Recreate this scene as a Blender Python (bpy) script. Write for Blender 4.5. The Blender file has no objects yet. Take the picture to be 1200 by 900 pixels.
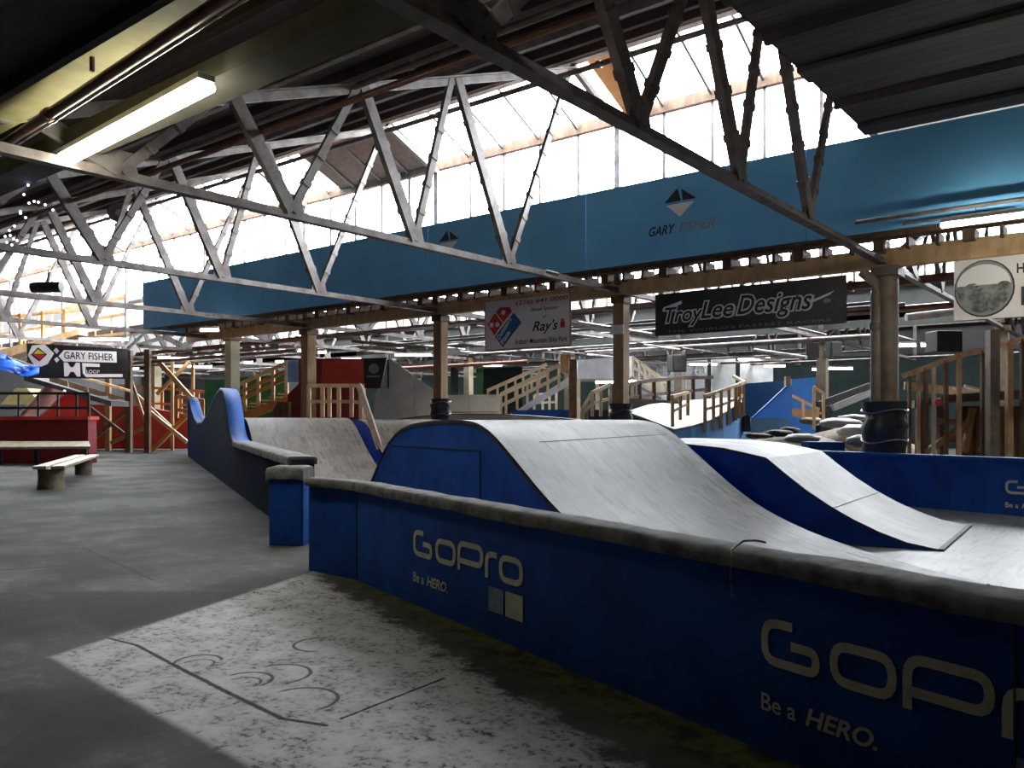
import bpy, math, random
from mathutils import Vector, Matrix
random.seed(7)
S = bpy.context.scene
COL = S.collection
F, CX, HY, EYE = 970.0, 600.0, 490.0, 1.6
YAW = math.radians(38.5)
cs, sn = math.cos(YAW), math.sin(YAW)

# ------------------------------------------------------------------ survey helpers (metres; x along the bulkhead, y along the trusses)
def C(X, D, z=0.0): return Vector((cs*X - sn*D, sn*X + cs*D, z))
def PD(px, py, D): return C((px-CX)/F*D, D, EYE + (HY-py)*D/F)
def PZ(px, py, z): return PD(px, py, (z-EYE)*F/(HY-py))
def PY(px, py, y): return PD(px, py, y/(cs + sn*(px-CX)/F))
def PX(px, py, x): return PD(px, py, x/(cs*(px-CX)/F - sn))
UP = Vector((0, 0, 1))
CR, CF = C(1, 0), C(0, 1)

# ------------------------------------------------------------------ materials
class NT:
    def __init__(s, name):
        s.m = bpy.data.materials.new(name); s.m.use_nodes = True
        s.t = s.m.node_tree; s.n = s.t.nodes; s.l = s.t.links
        s.b = s.n['Principled BSDF']; s.tc = s.n.new('ShaderNodeTexCoord')
    def inp(s, sock, v):
        if isinstance(v, bpy.types.NodeSocket): s.l.new(v, sock)
        elif v is not None: sock.default_value = v
    def math(s, op, a, b=None, c=None, clamp=False):
        n = s.n.new('ShaderNodeMath'); n.operation = op; n.use_clamp = clamp
        for i, v in enumerate((a, b, c)): s.inp(n.inputs[i], v)
        return n.outputs[0]
    def mix(s, f, a, b, mode='MIX'):
        n = s.n.new('ShaderNodeMix'); n.data_type = 'RGBA'; n.blend_type = mode
        s.inp(n.inputs[0], f)
        for k, v in ((6, a), (7, b)):
            if isinstance(v, tuple): v = (*v, 1) if len(v) == 3 else v
            s.inp(n.inputs[k], v)
        return n.outputs[2]
    def mapping(s, scale=(1, 1, 1), rot=(0, 0, 0), coord='Object'):
        n = s.n.new('ShaderNodeMapping'); n.inputs['Scale'].default_value = scale; n.inputs['Rotation'].default_value = rot
        s.l.new(s.tc.outputs[coord], n.inputs[0]); return n.outputs[0]
    def noise(s, scale, vec=None, detail=4, rough=.55):
        n = s.n.new('ShaderNodeTexNoise'); n.inputs['Scale'].default_value = scale
        n.inputs['Detail'].default_value = detail; n.inputs['Roughness'].default_value = rough
        s.l.new(vec if vec is not None else s.tc.outputs['Object'], n.inputs['Vector']); return n.outputs[0]
    def smooth(s, v, lo, hi):
        n = s.n.new('ShaderNodeMapRange'); n.interpolation_type = 'SMOOTHSTEP'
        s.inp(n.inputs[0], v); n.inputs[1].default_value = lo; n.inputs[2].default_value = hi; return n.outputs[0]
    def sep(s, vec):
        n = s.n.new('ShaderNodeSeparateXYZ'); s.l.new(vec, n.inputs[0]); return n.outputs
    def bump(s, h, strength=.3, dist=.01):
        n = s.n.new('ShaderNodeBump'); n.inputs['Strength'].default_value = strength; n.inputs['Distance'].default_value = dist
        s.l.new(h, n.inputs['Height']); s.l.new(n.outputs[0], s.b.inputs['Normal'])
    def out(s, col=None, rough=.6, metal=0., spec=None):
        if col is not None: s.inp(s.b.inputs['Base Color'], (*col, 1) if isinstance(col, tuple) else col)
        s.inp(s.b.inputs['Roughness'], rough); s.inp(s.b.inputs['Metallic'], metal)
        if spec is not None: s.b.inputs['Specular IOR Level'].default_value = spec
        return s.m

def basic(name, col, col2=None, scale=3., rough=.6, metal=0., amt=(.35, .7), bump=0., stretch=(1, 1, 1), spec=None):
    t = NT(name)
    col2 = col2 or tuple(c*.72 for c in col)
    n = t.noise(scale, t.mapping(stretch), 5, .6)
    c = t.mix(t.smooth(n, *amt), col, col2)
    if bump: t.bump(n, bump, .01)
    return t.out(c, rough, metal, spec)

def emit(name, col, st):
    m = bpy.data.materials.new(name); m.use_nodes = True; n = m.node_tree.nodes; n.clear()
    e = n.new('ShaderNodeEmission'); o = n.new('ShaderNodeOutputMaterial')
    e.inputs[0].default_value = (*col, 1); e.inputs[1].default_value = st
    m.node_tree.links.new(e.outputs[0], o.inputs[0]); return m

def planks(name, c1, c2, axis, width, rough=.7, gap=.06, coord='Object', gapcol=(.01, .009, .008), scr=0.0, spec=None):
    """boards whose long side is across `axis`; gaps every `width`"""
    t = NT(name)
    x = t.sep(t.tc.outputs[coord])[axis]
    q = t.math('DIVIDE', x, width)
    fr = t.math('FRACT', q); fl = t.math('FLOOR', q)
    wn = t.n.new('ShaderNodeTexWhiteNoise'); wn.noise_dimensions = '1D'; t.l.new(fl, wn.inputs['W'])
    sc = [1, 1, 1]; sc[axis] = 8
    n = t.noise(2.2, t.mapping(tuple(sc), coord=coord), 6, .65)
    base = t.mix(t.math('ADD', t.math('MULTIPLY', wn.outputs[0], .5), t.math('MULTIPLY', t.smooth(n, .35, .7), .5)), c1, c2)
    if scr:
        s2 = t.noise(9, t.mapping((.25, 6, 1) if axis == 1 else (6, .25, 1), coord=coord), 3, .7)
        base = t.mix(t.math('MULTIPLY', t.smooth(s2, .6, .68), scr), base, tuple(c*.25 for c in c1))
    if scr:
        d1 = t.noise(1.1, t.mapping((1, 1, 1), coord=coord), 7, .7); d2 = t.noise(15, t.mapping((1, .1, 1), coord=coord), 4, .65)
        base = t.mix(t.math('MULTIPLY', t.smooth(d1, .44, .60), .7), base, tuple(c*.38 for c in c1))
        base = t.mix(t.math('MULTIPLY', t.smooth(d2, .55, .60), .85), base, tuple(c*.22 for c in c1))
    g = t.math('LESS_THAN', fr, gap)
    col = t.mix(g, base, gapcol)
    t.bump(t.math('SUBTRACT', 1., g), .5, .01)
    return t.out(col, rough, 0, spec)

M = {}
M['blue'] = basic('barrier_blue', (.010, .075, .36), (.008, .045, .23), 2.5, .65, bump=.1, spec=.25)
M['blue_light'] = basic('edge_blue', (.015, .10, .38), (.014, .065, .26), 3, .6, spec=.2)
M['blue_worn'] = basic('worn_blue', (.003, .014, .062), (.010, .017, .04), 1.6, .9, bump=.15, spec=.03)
M['fascia'] = basic('bulkhead_blue', (.19, .53, .88), (.16, .47, .82), .6, .7, spec=.2)
M['carpet'] = basic('worn_carpet', (.20, .195, .18), (.075, .07, .065), 7, .95, bump=.6)
M['rust_steel'] = basic('old_steel', (.20, .165, .155), (.11, .075, .07), 4, .6, bump=.1)
M['pale_steel'] = basic('pale_steel', (.21, .185, .17), (.10, .075, .065), 3, .5, .1)
M['white_paint'] = basic('white_painted_timber', (.45, .43, .40), (.25, .22, .20), 3, .6)
M['wood'] = basic('timber', (.44, .27, .13), (.28, .16, .07), 2.5, .65, stretch=(4, 4, .5))
M['tan'] = basic('pale_timber', (.70, .47, .25), (.52, .32, .15), 2.5, .6, stretch=(2, 2, 1))
M['cream'] = basic('cream_timber', (.82, .70, .50), (.66, .54, .37), 2.5, .6)
M['brown'] = basic('brown_timber', (.17, .10, .055), (.09, .05, .03), 2.5, .7, stretch=(3, 3, .6))
M['col_steel'] = basic('column_steel', (.26, .215, .16), (.15, .11, .075), 2.2, .55, bump=.1)
M['col_cream'] = basic('column_cream', (.46, .43, .30), (.33, .31, .22), 2.2, .6)
M['rust_pipe'] = basic('rust_pipe', (.22, .085, .06), (.10, .045, .035), 3, .35, .3)
M['pipe'] = basic('grey_pipe', (.20, .19, .18), (.10, .09, .085), 3, .4, .3)
M['pad'] = basic('black_padding', (.012, .012, .013), (.03, .03, .032), 6, .35, bump=.5)
M['black'] = basic('black_paint', (.012, .012, .012), (.02, .02, .02), 4, .5)
M['dark'] = basic('dark_board', (.035, .032, .03), (.02, .018, .017), 3, .7)
M['grey_ply'] = basic('grey_plywood', (.72, .75, .78), (.55, .58, .60), 1.6, .6)
M['white_ply'] = basic('white_plywood', (.27, .265, .255), (.2, .195, .185), 1.6, .5)
M['red'] = basic('red_paint', (.50, .035, .025), (.36, .025, .02), 1.5, .6)
M['dark_red'] = basic('dark_red_paint', (.22, .012, .012), (.14, .01, .01), 1.5, .6)
M['pink'] = basic('faded_red_ply', (.62, .25, .20), (.50, .18, .14), 2, .55)
M['green'] = basic('green_paint', (.015, .15, .035), (.01, .09, .025), 2, .6)
M['dark_green'] = basic('dark_green_wall', (.016, .034, .028), (.01, .02, .018), 1, .8)
M['tarp'] = basic('blue_tarp', (.02, .12, .55), (.015, .08, .40), 3, .4)
M['mid_blue'] = basic('mid_blue_board', (.06, .24, .70), (.05, .2, .6), 2, .6)
M['sky_blue'] = basic('light_blue_board', (.16, .42, .80), (.14, .36, .7), 2, .6)
M['orange'] = basic('orange_timber', (.55, .24, .06), (.42, .17, .04), 2, .6)
M['log'] = basic('log_bark', (.20, .155, .10), (.11, .08, .05), 5, .8, bump=.5)
M['bench'] = basic('worn_plank', (.33, .28, .20), (.22, .18, .12), 3, .6, stretch=(1, 1, 1))
M['wall_grey'] = basic('far_wall_grey', (.11, .12, .11), (.06, .065, .06), .5, .8)
M['wall_dark'] = basic('outer_wall', (.045, .045, .043), (.03, .03, .03), .8, .85)
M['letter'] = basic('cream_lettering', (.62, .60, .46), (.48, .47, .36), 9, .6)
M['letter_grey'] = basic('grey_lettering', (.25, .32, .38), (.13, .2, .27), 9, .6)
M['banner_white'] = basic('white_vinyl', (.93, .88, .85), (.88, .81, .76), 1.6, .5)
M['banner_black'] = basic('black_vinyl', (.016, .017, .016), (.035, .036, .035), 1.2, .35)
M['logo_red'] = basic('print_red', (.70, .03, .035), (.62, .03, .03), 4, .5)
M['logo_blue'] = basic('print_blue', (.02, .15, .45), (.02, .13, .4), 4, .5)
M['print_black'] = basic('print_black', (.015, .015, .018), (.02, .02, .02), 4, .5)
M['print_white'] = basic('print_white', (.92, .92, .90), (.88, .88, .86), 4, .5)
M['print_grey'] = basic('print_grey', (.30, .31, .32), (.25, .26, .27), 4, .5)
M['print_yellow'] = basic('print_yellow', (.75, .65, .04), (.7, .6, .04), 4, .5)
M['beam_yellow'] = basic('yellowed_beam', (.42, .38, .16), (.30, .27, .11), 1.5, .7)
M['dull_beam'] = basic('dull_beam', (.085, .078, .055), (.05, .045, .034), 1.5, .8)
M['pipe_highlight'] = basic('pipe_highlight_metal', (.55, .52, .5), (.4, .38, .36), 3, .2, .9)  # pale metal for the rod that imitates the rusty pipe's highlight
M['lamp_body'] = basic('lamp_body', (.6, .6, .57), (.5, .5, .47), 3, .5)
M['lantern'] = basic('red_lantern', (.75, .08, .06), (.6, .06, .05), 3, .4)
M['rope'] = basic('rope_fibre', (.45, .42, .36), (.3, .28, .24), 20, .9)
M['tube'] = emit('fluorescent_tube', (1, .94, .80), 11.)
M['tube_near'] = emit('fluorescent_tube_bright', (1, .97, .82), 16.)
M['tiny'] = emit('blue_white_bulb', (.55, .6, 1), 5.)
M['roof'] = planks('roof_boards', (.10, .075, .065), (.045, .034, .03), 1, .22, .9)
M['roof_flat'] = planks('flat_roof_boards', (.10, .082, .08), (.055, .046, .045), 1, .24, .8)
M['soffit'] = planks('soffit_boards', (.20, .125, .07), (.11, .065, .04), 1, .3, .7, .05)
M['ramp'] = planks('ramp_plywood', (.225, .222, .22), (.11, .105, .10), 0, .62, .48, .012, 'UV', (.05, .045, .04), .7, .22)
M['ramp_tan'] = planks('ramp_plywood_tan', (.125, .10, .075), (.07, .055, .04), 0, .3, .55, .012, 'UV', (.05, .04, .03), .7, .15)
M['deck'] = planks('arena_deck', (.15, .15, .147), (.095, .095, .092), 0, 1.22, .35, .008, 'Object', (.04, .04, .04), .4, .2)

def glass():
    m = bpy.data.materials.new('window_glass'); m.use_nodes = True; n = m.node_tree.nodes; n.clear(); L = m.node_tree.links
    t = n.new('ShaderNodeBsdfTransparent'); t.inputs[0].default_value = (.93, .95, .97, 1)
    g = n.new('ShaderNodeBsdfGlossy'); g.inputs['Roughness'].default_value = .15
    x = n.new('ShaderNodeMixShader'); x.inputs[0].default_value = .06
    o = n.new('ShaderNodeOutputMaterial')
    L.new(t.outputs[0], x.inputs[1]); L.new(g.outputs[0], x.inputs[2]); L.new(x.outputs[0], o.inputs[0]); return m
M['glass'] = glass()

# ------------------------------------------------------------------ mesh builder (world coordinates; stored relative to the parent)
class MB:
    def __init__(s): s.v = []; s.f = []; s.sm = []; s.uv = {}
    def add(s, vs, fs, smooth=False, uvs=None):
        o = len(s.v); s.v += [Vector(v) for v in vs]
        for i, f in enumerate(fs):
            s.f.append(tuple(o+k for k in f)); s.sm.append(smooth)
            if uvs: s.uv[len(s.f)-1] = [uvs[k] for k in f]
        return s
    def box(s, c, size, rz=0.):
        c = Vector(c); r = Matrix.Rotation(rz, 3, 'Z'); x, y, z = (k/2 for k in size)
        vs = [c + r @ Vector((a*x, b*y, d*z)) for d in (-1, 1) for a, b in ((-1, -1), (1, -1), (1, 1), (-1, 1))]
        return s.add(vs, [(3, 2, 1, 0), (4, 5, 6, 7), (0, 1, 5, 4), (1, 2, 6, 5), (2, 3, 7, 6), (3, 0, 4, 7)])
    def sweep(s, p, q, prof, up=UP):
        p, q = Vector(p), Vector(q); d = (q-p).normalized()
        r = d.cross(up)
        if r.length < 1e-4: r = d.cross(Vector((0, 1, 0)))
        r.normalize(); u = r.cross(d)
        n = len(prof)
        vs = [a + r*x + u*y for a in (p, q) for x, y in prof]
        fs = [(i, (i+1) % n, n+(i+1) % n, n+i) for i in range(n)] + [tuple(range(n))[::-1], tuple(range(n, 2*n))]
        return s.add(vs, fs)
    def bar(s, p, q, w, h=None, up=UP):
        h = h or w; w, h = w/2, h/2
        return s.sweep(p, q, [(-w, -h), (w, -h), (w, h), (-w, h)], up)
    def tee(s, p, q, w, h, t=.03, up=UP, flip=1):
        pr = [(-w/2, 0), (w/2, 0), (w/2, t*flip), (t, t*flip), (t, h*flip), (-t, h*flip), (-t, t*flip), (-w/2, t*flip)]
        return s.sweep(p, q, pr, up)
    def tube(s, path, r, n=10, cap=True):
        path = [Vector(p) for p in path]; rr = r if isinstance(r, (list, tuple)) else [r]*len(path)
        rings = []
        for i, p in enumerate(path):
            d = (path[min(i+1, len(path)-1)] - path[max(i-1, 0)]).normalized()
            a = d.cross(UP if abs(d.z) < .95 else Vector((0, 1, 0))).normalized(); b = a.cross(d)
            rings.append([p + (a*math.cos(2*math.pi*k/n) + b*math.sin(2*math.pi*k/n))*rr[i] for k in range(n)])
        vs = [v for g in rings for v in g]
        fs = [(i*n+k, i*n+(k+1) % n, (i+1)*n+(k+1) % n, (i+1)*n+k) for i in range(len(rings)-1) for k in range(n)]
        s.add(vs, fs, True)
        if cap: s.add(rings[0], [tuple(range(n))[::-1]]); s.add(rings[-1], [tuple(range(n))])
        return s
    def prism(s, poly, ext):
        poly = [Vector(p) for p in poly]; ext = Vector(ext); n = len(poly)
        vs = poly + [p + ext for p in poly]
        return s.add(vs, [tuple(range(n))[::-1], tuple(range(n, 2*n))] + [(i, (i+1) % n, n+(i+1) % n, n+i) for i in range(n)])
    def sheet(s, rows, th=0., smooth=True, uvs=None):
        """grid of points; th > 0 gives it thickness downwards"""
        m, n = len(rows), len(rows[0])
        vs = [Vector(p) for r in rows for p in r]
        uv = [uvs[i][j] for i in range(m) for j in range(n)] if uvs else None
        fs = [(i*n+j, i*n+j+1, (i+1)*n+j+1, (i+1)*n+j) for i in range(m-1) for j in range(n-1)]
        s.add(vs, fs, smooth, uv)
        if th:
            lo = [v - UP*th for v in vs]
            s.add(lo, [f[::-1] for f in fs], smooth, uv)
            edge = [j for j in range(n)] + [i*n+n-1 for i in range(1, m)] + [(m-1)*n+j for j in range(n-2, -1, -1)] + [i*n for i in range(m-2, 0, -1)]
            k = len(edge)
            s.add([vs[e] for e in edge] + [lo[e] for e in edge], [(i, k+i, k+(i+1) % k, (i+1) % k) for i in range(k)], False,
                  [uv[e] for e in edge]*2 if uv else None)
        return s
    def lump(s, c, rx, ry, rz, n=12, m=8, jit=.1, seed=0):
        rnd = random.Random(seed); c = Vector(c); vs = []
        for i in range(m+1):
            th = math.pi*i/m
            for k in range(n):
                ph = 2*math.pi*k/n; j = 1 + (rnd.random()-.5)*2*jit*(0 < i < m)
                vs.append(c + Vector((rx*math.sin(th)*math.cos(ph)*j, ry*math.sin(th)*math.sin(ph)*j, rz*math.cos(th)*(1 if i in (0, m) else j))))
        fs = [(i*n+k, (i+1)*n+k, (i+1)*n+(k+1) % n, i*n+(k+1) % n) for i in range(m) for k in range(n)]
        return s.add(vs, fs, True)
    def build(s, name, mat, parent=None, bevel=0.):
        me = bpy.data.meshes.new(name)
        if parent is not None: o0 = PLOC[parent.name]
        else:
            xs = [v.x for v in s.v]; ys = [v.y for v in s.v]; zs = [v.z for v in s.v]
            o0 = Vector(((min(xs)+max(xs))/2, (min(ys)+max(ys))/2, min(zs)))
        me.from_pydata([v - o0 for v in s.v], [], s.f)
        me.polygons.foreach_set('use_smooth', s.sm)
        if s.uv:
            ul = me.uv_layers.new(name='UVMap')
            for fi, us in s.uv.items():
                for li, u in zip(me.polygons[fi].loop_indices, us): ul.data[li].uv = u
        me.materials.append(M[mat] if isinstance(mat, str) else mat)
        me.validate(); me.update()
        o = bpy.data.objects.new(name, me); COL.objects.link(o)
        if parent is not None: o.parent = parent; PLOC[o.name] = o0
        else: o.location = o0; PLOC[o.name] = o0
        if bevel:
            b = o.modifiers.new('bevel', 'BEVEL'); b.width = bevel; b.segments = 2; b.limit_method = 'ANGLE'
        return o
PLOC = {}
def tag(o, label=None, cat=None, group=None, kind=None):
    if label: o['label'] = label
    if cat: o['category'] = cat
    if group: o['group'] = group
    if kind: o['kind'] = kind
    return o
def thing(name, label, cat, loc, group=None):
    o = bpy.data.objects.new(name, None); o.empty_display_size = .2; COL.objects.link(o)
    o.location = loc; PLOC[o.name] = Vector(loc)
    return tag(o, label, cat, group)
def kids(o): return [c for c in bpy.data.objects if c.parent == o]
def copy_tree(o, off, label=None, group=None, parent=None, ch=None):
    c = o.copy(); COL.objects.link(c)
    if parent is not None: c.parent = parent
    else:
        c.location = Vector(o.location) + Vector(off)
        if label: c['label'] = label
        if group: c['group'] = group
    for k in kids(o): copy_tree(k, off, parent=c)
    return c
def struct(o): o['kind'] = 'structure'; return o

# ------------------------------------------------------------------ lettering (flat paint / print on a surface)
def text(s, name, org, right, up, w, h, mat, parent, shear=0., offset=0., lift=None, off=.006, space=1.):
    cu = bpy.data.curves.new('t', 'FONT'); cu.body = s; cu.shear = shear; cu.offset = offset; cu.resolution_u = 3; cu.space_character = space
    to = bpy.data.objects.new('t', cu); COL.objects.link(to)
    bpy.context.view_layer.update()
    me = bpy.data.meshes.new_from_object(to.evaluated_get(bpy.context.evaluated_depsgraph_get()))
    bpy.data.objects.remove(to); bpy.data.curves.remove(cu)
    xs = [v.co.x for v in me.vertices]; ys = [v.co.y for v in me.vertices]
    x0, x1, y0, y1 = min(xs), max(xs), min(ys), max(ys)
    right, up = Vector(right).normalized(), Vector(up).normalized(); nrm = right.cross(up)
    mb = MB(); kx = w/(x1-x0); ky = (h/(y1-y0)) if h else kx
    vs = [Vector(org) + right*((v.co.x-x0)*kx) + up*((v.co.y-y0)*ky) + nrm*off for v in me.vertices]
    if lift: vs = [lift(v) for v in vs]
    mb.add(vs, [tuple(p.vertices) for p in me.polygons])
    bpy.data.meshes.remove(me)
    return mb.build(name, mat, parent)
def ribbon(mb, pts, w, closed, to3):
    n = len(pts); L = []; R = []
    P = [Vector((*p, 0)) for p in pts]
    for i in range(n):
        a = P[(i-1) % n] if closed or i else P[0]; b = P[i]; c = P[(i+1) % n] if closed or i < n-1 else P[-1]
        d1 = (b-a); d2 = (c-b)
        if d1.length < 1e-6: d1 = d2
        if d2.length < 1e-6: d2 = d1
        d1.normalize(); d2.normalize()
        t = (d1+d2).normalized(); nn = Vector((-t.y, t.x, 0)); k = w/2/max(.5, nn.dot(Vector((-d1.y, d1.x, 0))))
        L.append(b+nn*k); R.append(b-nn*k)
    vs = [to3(p.x, p.y) for p in L+R]
    m = n if closed else n-1
    mb.add(vs, [(n+i, n+(i+1) % n, (i+1) % n, i) for i in range(m)])
def rnd_path(pts, r, closed=False):
    out = []; n = len(pts)
    for i, p in enumerate(pts):
        p = Vector(p)
        if not closed and i in (0, n-1): out.append(tuple(p)); continue
        a = Vector(pts[i-1]); c = Vector(pts[(i+1) % n])
        da = (a-p); dc = (c-p); rr = min(r, da.length*.49, dc.length*.49)
        s0 = p+da.normalized()*rr; s1 = p+dc.normalized()*rr
        for k in range(5):
            t = k/4; out.append(tuple(s0*(1-t)**2 + p*2*t*(1-t) + s1*t*t))
    return out
def action_logo(org, right, parent, nrm, full=True, xs=1., scale=1., upto=5):
    """wide rounded stroke letters G o P r o, tag line and squares"""
    right = Vector(right).normalized()
    def to3(x, y): return Vector(org) + right*x*scale*xs + UP*y*scale + nrm*.006
    w = .043; r = .075; mb = MB(); q = w/2
    def up_(f): return f
    a, b = q, .35-q; t, m = .225-q, q
    ribbon(mb, rnd_path([(a+.17, t), (a, t), (a, m), (b, m), (b, .115), (a+.16, .115)], r), w, False, to3)
    if upto > 1:
        a, b, t = .405+q, .745-q, .20-q
        ribbon(mb, rnd_path([(a, t), (a, m), (b, m), (b, t)], r, True), w, True, to3)
        a, b, t = .772+q, 1.162-q, .225-q
        ribbon(mb, rnd_path([(a, -.005), (a, t), (b, t), (b, .07), (a, .07)], r), w, False, to3)
        a, b, t = 1.187+q, 1.352, .20-q
        ribbon(mb, rnd_path([(a, 0), (a, t), (b, t)], r), w, False, to3)
        a, b = 1.38+q, 1.69-q
        ribbon(mb, rnd_path([(a, t), (a, m), (b, m), (b, t)], r, True), w, True, to3)
    mb.build('painted_lettering', 'letter', parent)
    text('Be a ', 'painted_slogan', Vector(org)+UP*-.225*scale, right, UP, .20*scale, .085*scale, 'letter', parent, off=.006, offset=.015)
    text('HERO.', 'painted_slogan', Vector(org)+right*.25*scale+UP*-.225*scale, right, UP, .36*scale, .085*scale, 'letter', parent, shear=.25, off=.006, offset=.025)
    if upto > 1:
        for x0, x1, mt in ((1.235, 1.44, 'letter_grey'), (1.465, 1.69, 'letter')):
            MB().add([to3(x0, -.235), to3(x1, -.235), to3(x1, -.055), to3(x0, -.055)], [(0, 1, 2, 3)]).build('painted_square', mt, parent)

# ================================================================== SETTING
XL, XR, Y0, Y1 = -62.0, 7.0, -7.0, 50.0
def floor_mat():
    t = NT('concrete_floor'); x, y, z = t.sep(t.tc.outputs['Object'])
    n1 = t.noise(.55, None, 6, .6); n2 = t.noise(4.5, None, 8, .7); n3 = t.noise(22, None, 4, .7)
    def xy(p): v = PZ(p[0], p[1], 0); return v.x, v.y
    def half(a, b):      # + on the left of a->b, in metres
        ax, ay = xy(a); bx, by = xy(b); l = math.hypot(bx-ax, by-ay); nx, ny = -(by-ay)/l, (bx-ax)/l
        return t.math('SUBTRACT', t.math('ADD', t.math('MULTIPLY', x, nx), t.math('MULTIPLY', y, ny)), nx*ax+ny*ay)
    def wob(d, amp, src=n2): return t.math('ADD', d, t.math('MULTIPLY', t.math('SUBTRACT', src, .5), amp))
    def seg(a, b, w, src=n2, amp=.08):
        ax, ay = xy(a); bx, by = xy(b); dx, dy = bx-ax, by-ay; l2 = dx*dx+dy*dy
        px = t.math('SUBTRACT', x, ax); py = t.math('SUBTRACT', y, ay)
        h = t.math('DIVIDE', t.math('ADD', t.math('MULTIPLY', px, dx), t.math('MULTIPLY', py, dy)), l2, clamp=True)
        ex = t.math('SUBTRACT', px, t.math('MULTIPLY', h, dx)); ey = t.math('SUBTRACT', py, t.math('MULTIPLY', h, dy))
        d = t.math('SQRT', t.math('ADD', t.math('MULTIPLY', ex, ex), t.math('MULTIPLY', ey, ey)))
        d = t.math('ADD', d, t.math('MULTIPLY', t.math('SUBTRACT', src, .5), amp))
        return t.math('SUBTRACT', 1., t.smooth(d, w*.4, w))
    base = t.mix(t.smooth(n1, .38, .62), (.030, .0295, .026), (.078, .077, .070))
    base = t.mix(t.math('MULTIPLY', t.smooth(n2, .48, .62), t.smooth(n1, .42, .6)), base, (.115, .115, .106))
    base = t.mix(t.math('MULTIPLY', t.smooth(n3, .55, .7), .3), base, (.028, .028, .025))
    # smooth dark repair patch
    dp = t.math('MINIMUM', t.math('MINIMUM', half((58, 702), (128, 745)), half((128, 744), (262, 703))), half((262, 692), (58, 692)))
    base = t.mix(t.math('MULTIPLY', t.smooth(wob(dp, .12), -.03, .10), .75), base, (.022, .023, .0225))
    # white painted bay
    e1 = half((55, 770), (290, 900)); e2 = half((262, 703), (55, 770)); e3 = half((760, 905), (400, 690))
    wp = t.math('MINIMUM', t.math('MINIMUM', wob(e1, .06), wob(e2, .10)), t.math('MULTIPLY', wob(e3, 1.1, n2), .35))
    flake = t.math('SUBTRACT', 1., t.math('MULTIPLY', t.smooth(n3, .50, .60), t.smooth(n2, .40, .62)))
    flake = t.math('SUBTRACT', flake, t.math('MULTIPLY', t.smooth(n2, .56, .70), .45), clamp=True)
    white = t.mix(t.smooth(n2, .3, .7), (.50, .50, .475), (.33, .33, .315))
    far = t.math('MULTIPLY', t.smooth(n2, .3, .6), .25)
    base = t.mix(t.math('MULTIPLY', t.smooth(wp, -.02, .06), flake), base, white)
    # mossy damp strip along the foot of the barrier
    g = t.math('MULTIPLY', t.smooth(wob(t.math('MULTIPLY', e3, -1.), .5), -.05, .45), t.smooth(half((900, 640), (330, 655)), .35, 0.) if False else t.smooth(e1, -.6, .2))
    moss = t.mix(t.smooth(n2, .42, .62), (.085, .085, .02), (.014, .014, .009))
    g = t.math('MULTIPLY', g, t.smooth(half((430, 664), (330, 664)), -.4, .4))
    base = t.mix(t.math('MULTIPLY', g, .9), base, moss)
    # crack and skid arcs
    for a, b, w in (((128, 748), (160, 756), .03), ((160, 756), (205, 780), .035), ((205, 780), (268, 812), .04), ((268, 812), (330, 842), .04), ((330, 842), (382, 850), .035),
                    ((400, 842), (520, 795), .025), ((98, 642), (180, 680), .03), ((0, 668), (90, 662), .05)):
        base = t.mix(t.math('MULTIPLY', seg(a, b, w*.62, n3, .03), .95), base, (.012, .011, .01))
    for cx_, cy_, ex_, a0, a1, w in ((232, 775, 258, 190, 20, .03), (288, 797, 318, 160, -60, .03), (325, 790, 363, 120, -60, .03), (352, 820, 395, 100, -10, .03),
                                     (375, 755, 345, 60, 300, .03), (285, 800, 305, 150, -40, .02), (232, 778, 250, 150, 0, .018), (300, 695, 265, 70, 280, .022)):
        c = xy((cx_, cy_)); e = xy((ex_, cy_)); r = math.hypot(e[0]-c[0], e[1]-c[1])
        dx = t.math('SUBTRACT', x, c[0]); dy = t.math('SUBTRACT', y, c[1])
        d = t.math('SQRT', t.math('ADD', t.math('MULTIPLY', dx, dx), t.math('MULTIPLY', dy, dy)))
        rg = t.math('SUBTRACT', 1., t.smooth(t.math('ADD', t.math('ABSOLUTE', t.math('SUBTRACT', d, r)), t.math('MULTIPLY', t.math('SUBTRACT', n3, .5), .02)), w*.2, w*.6))
        th = math.radians((a0+a1)/2 + 38.5)
        sd = t.math('ADD', t.math('MULTIPLY', dx, math.cos(th)), t.math('MULTIPLY', dy, math.sin(th)))
        base = t.mix(t.math('MULTIPLY', t.math('MULTIPLY', rg, t.smooth(sd, -.25*r, .1*r)), .85), base, (.025, .024, .022))
    t.bump(n2, .25, .01)
    return t.out(base, t.math('ADD', .72, t.math('MULTIPLY', n2, .25)), 0, .12)
M['floor'] = floor_mat()
fl = MB(); fl.box(((XL+XR)/2, (Y0+Y1)/2, -.1), (XR-XL, Y1-Y0, .2))
o = fl.build('floor', 'floor'); struct(o)
for v in o.data.vertices: v.co += o.location
o.location = (0, 0, 0)

def wallbox(name, x0, x1, y0, y1, z0, z1, mat): return struct(MB().box(((x0+x1)/2, (y0+y1)/2, (z0+z1)/2), (x1-x0, y1-y0, z1-z0)).build(name, mat))
wallbox('wall_left', XL-.2, XL, Y0, Y1, 0, 11, 'wall_dark')
wallbox('wall_right', XR, XR+.2, Y0, Y1, 0, 11, 'wall_dark')
wallbox('wall_back', XL, XR, Y1, Y1+.2, 0, 11, 'dark_green')
wallbox('wall_front', XL, XR, Y0-.2, Y0, 0, 11, 'wall_dark')
wallbox('wall_leak_stop', -4.30, -4.15, 2.5, 17.25, 6.75, 10.2, 'wall_dark')  # unseen, added to stop sky light leaking in above the flat ceiling

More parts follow.
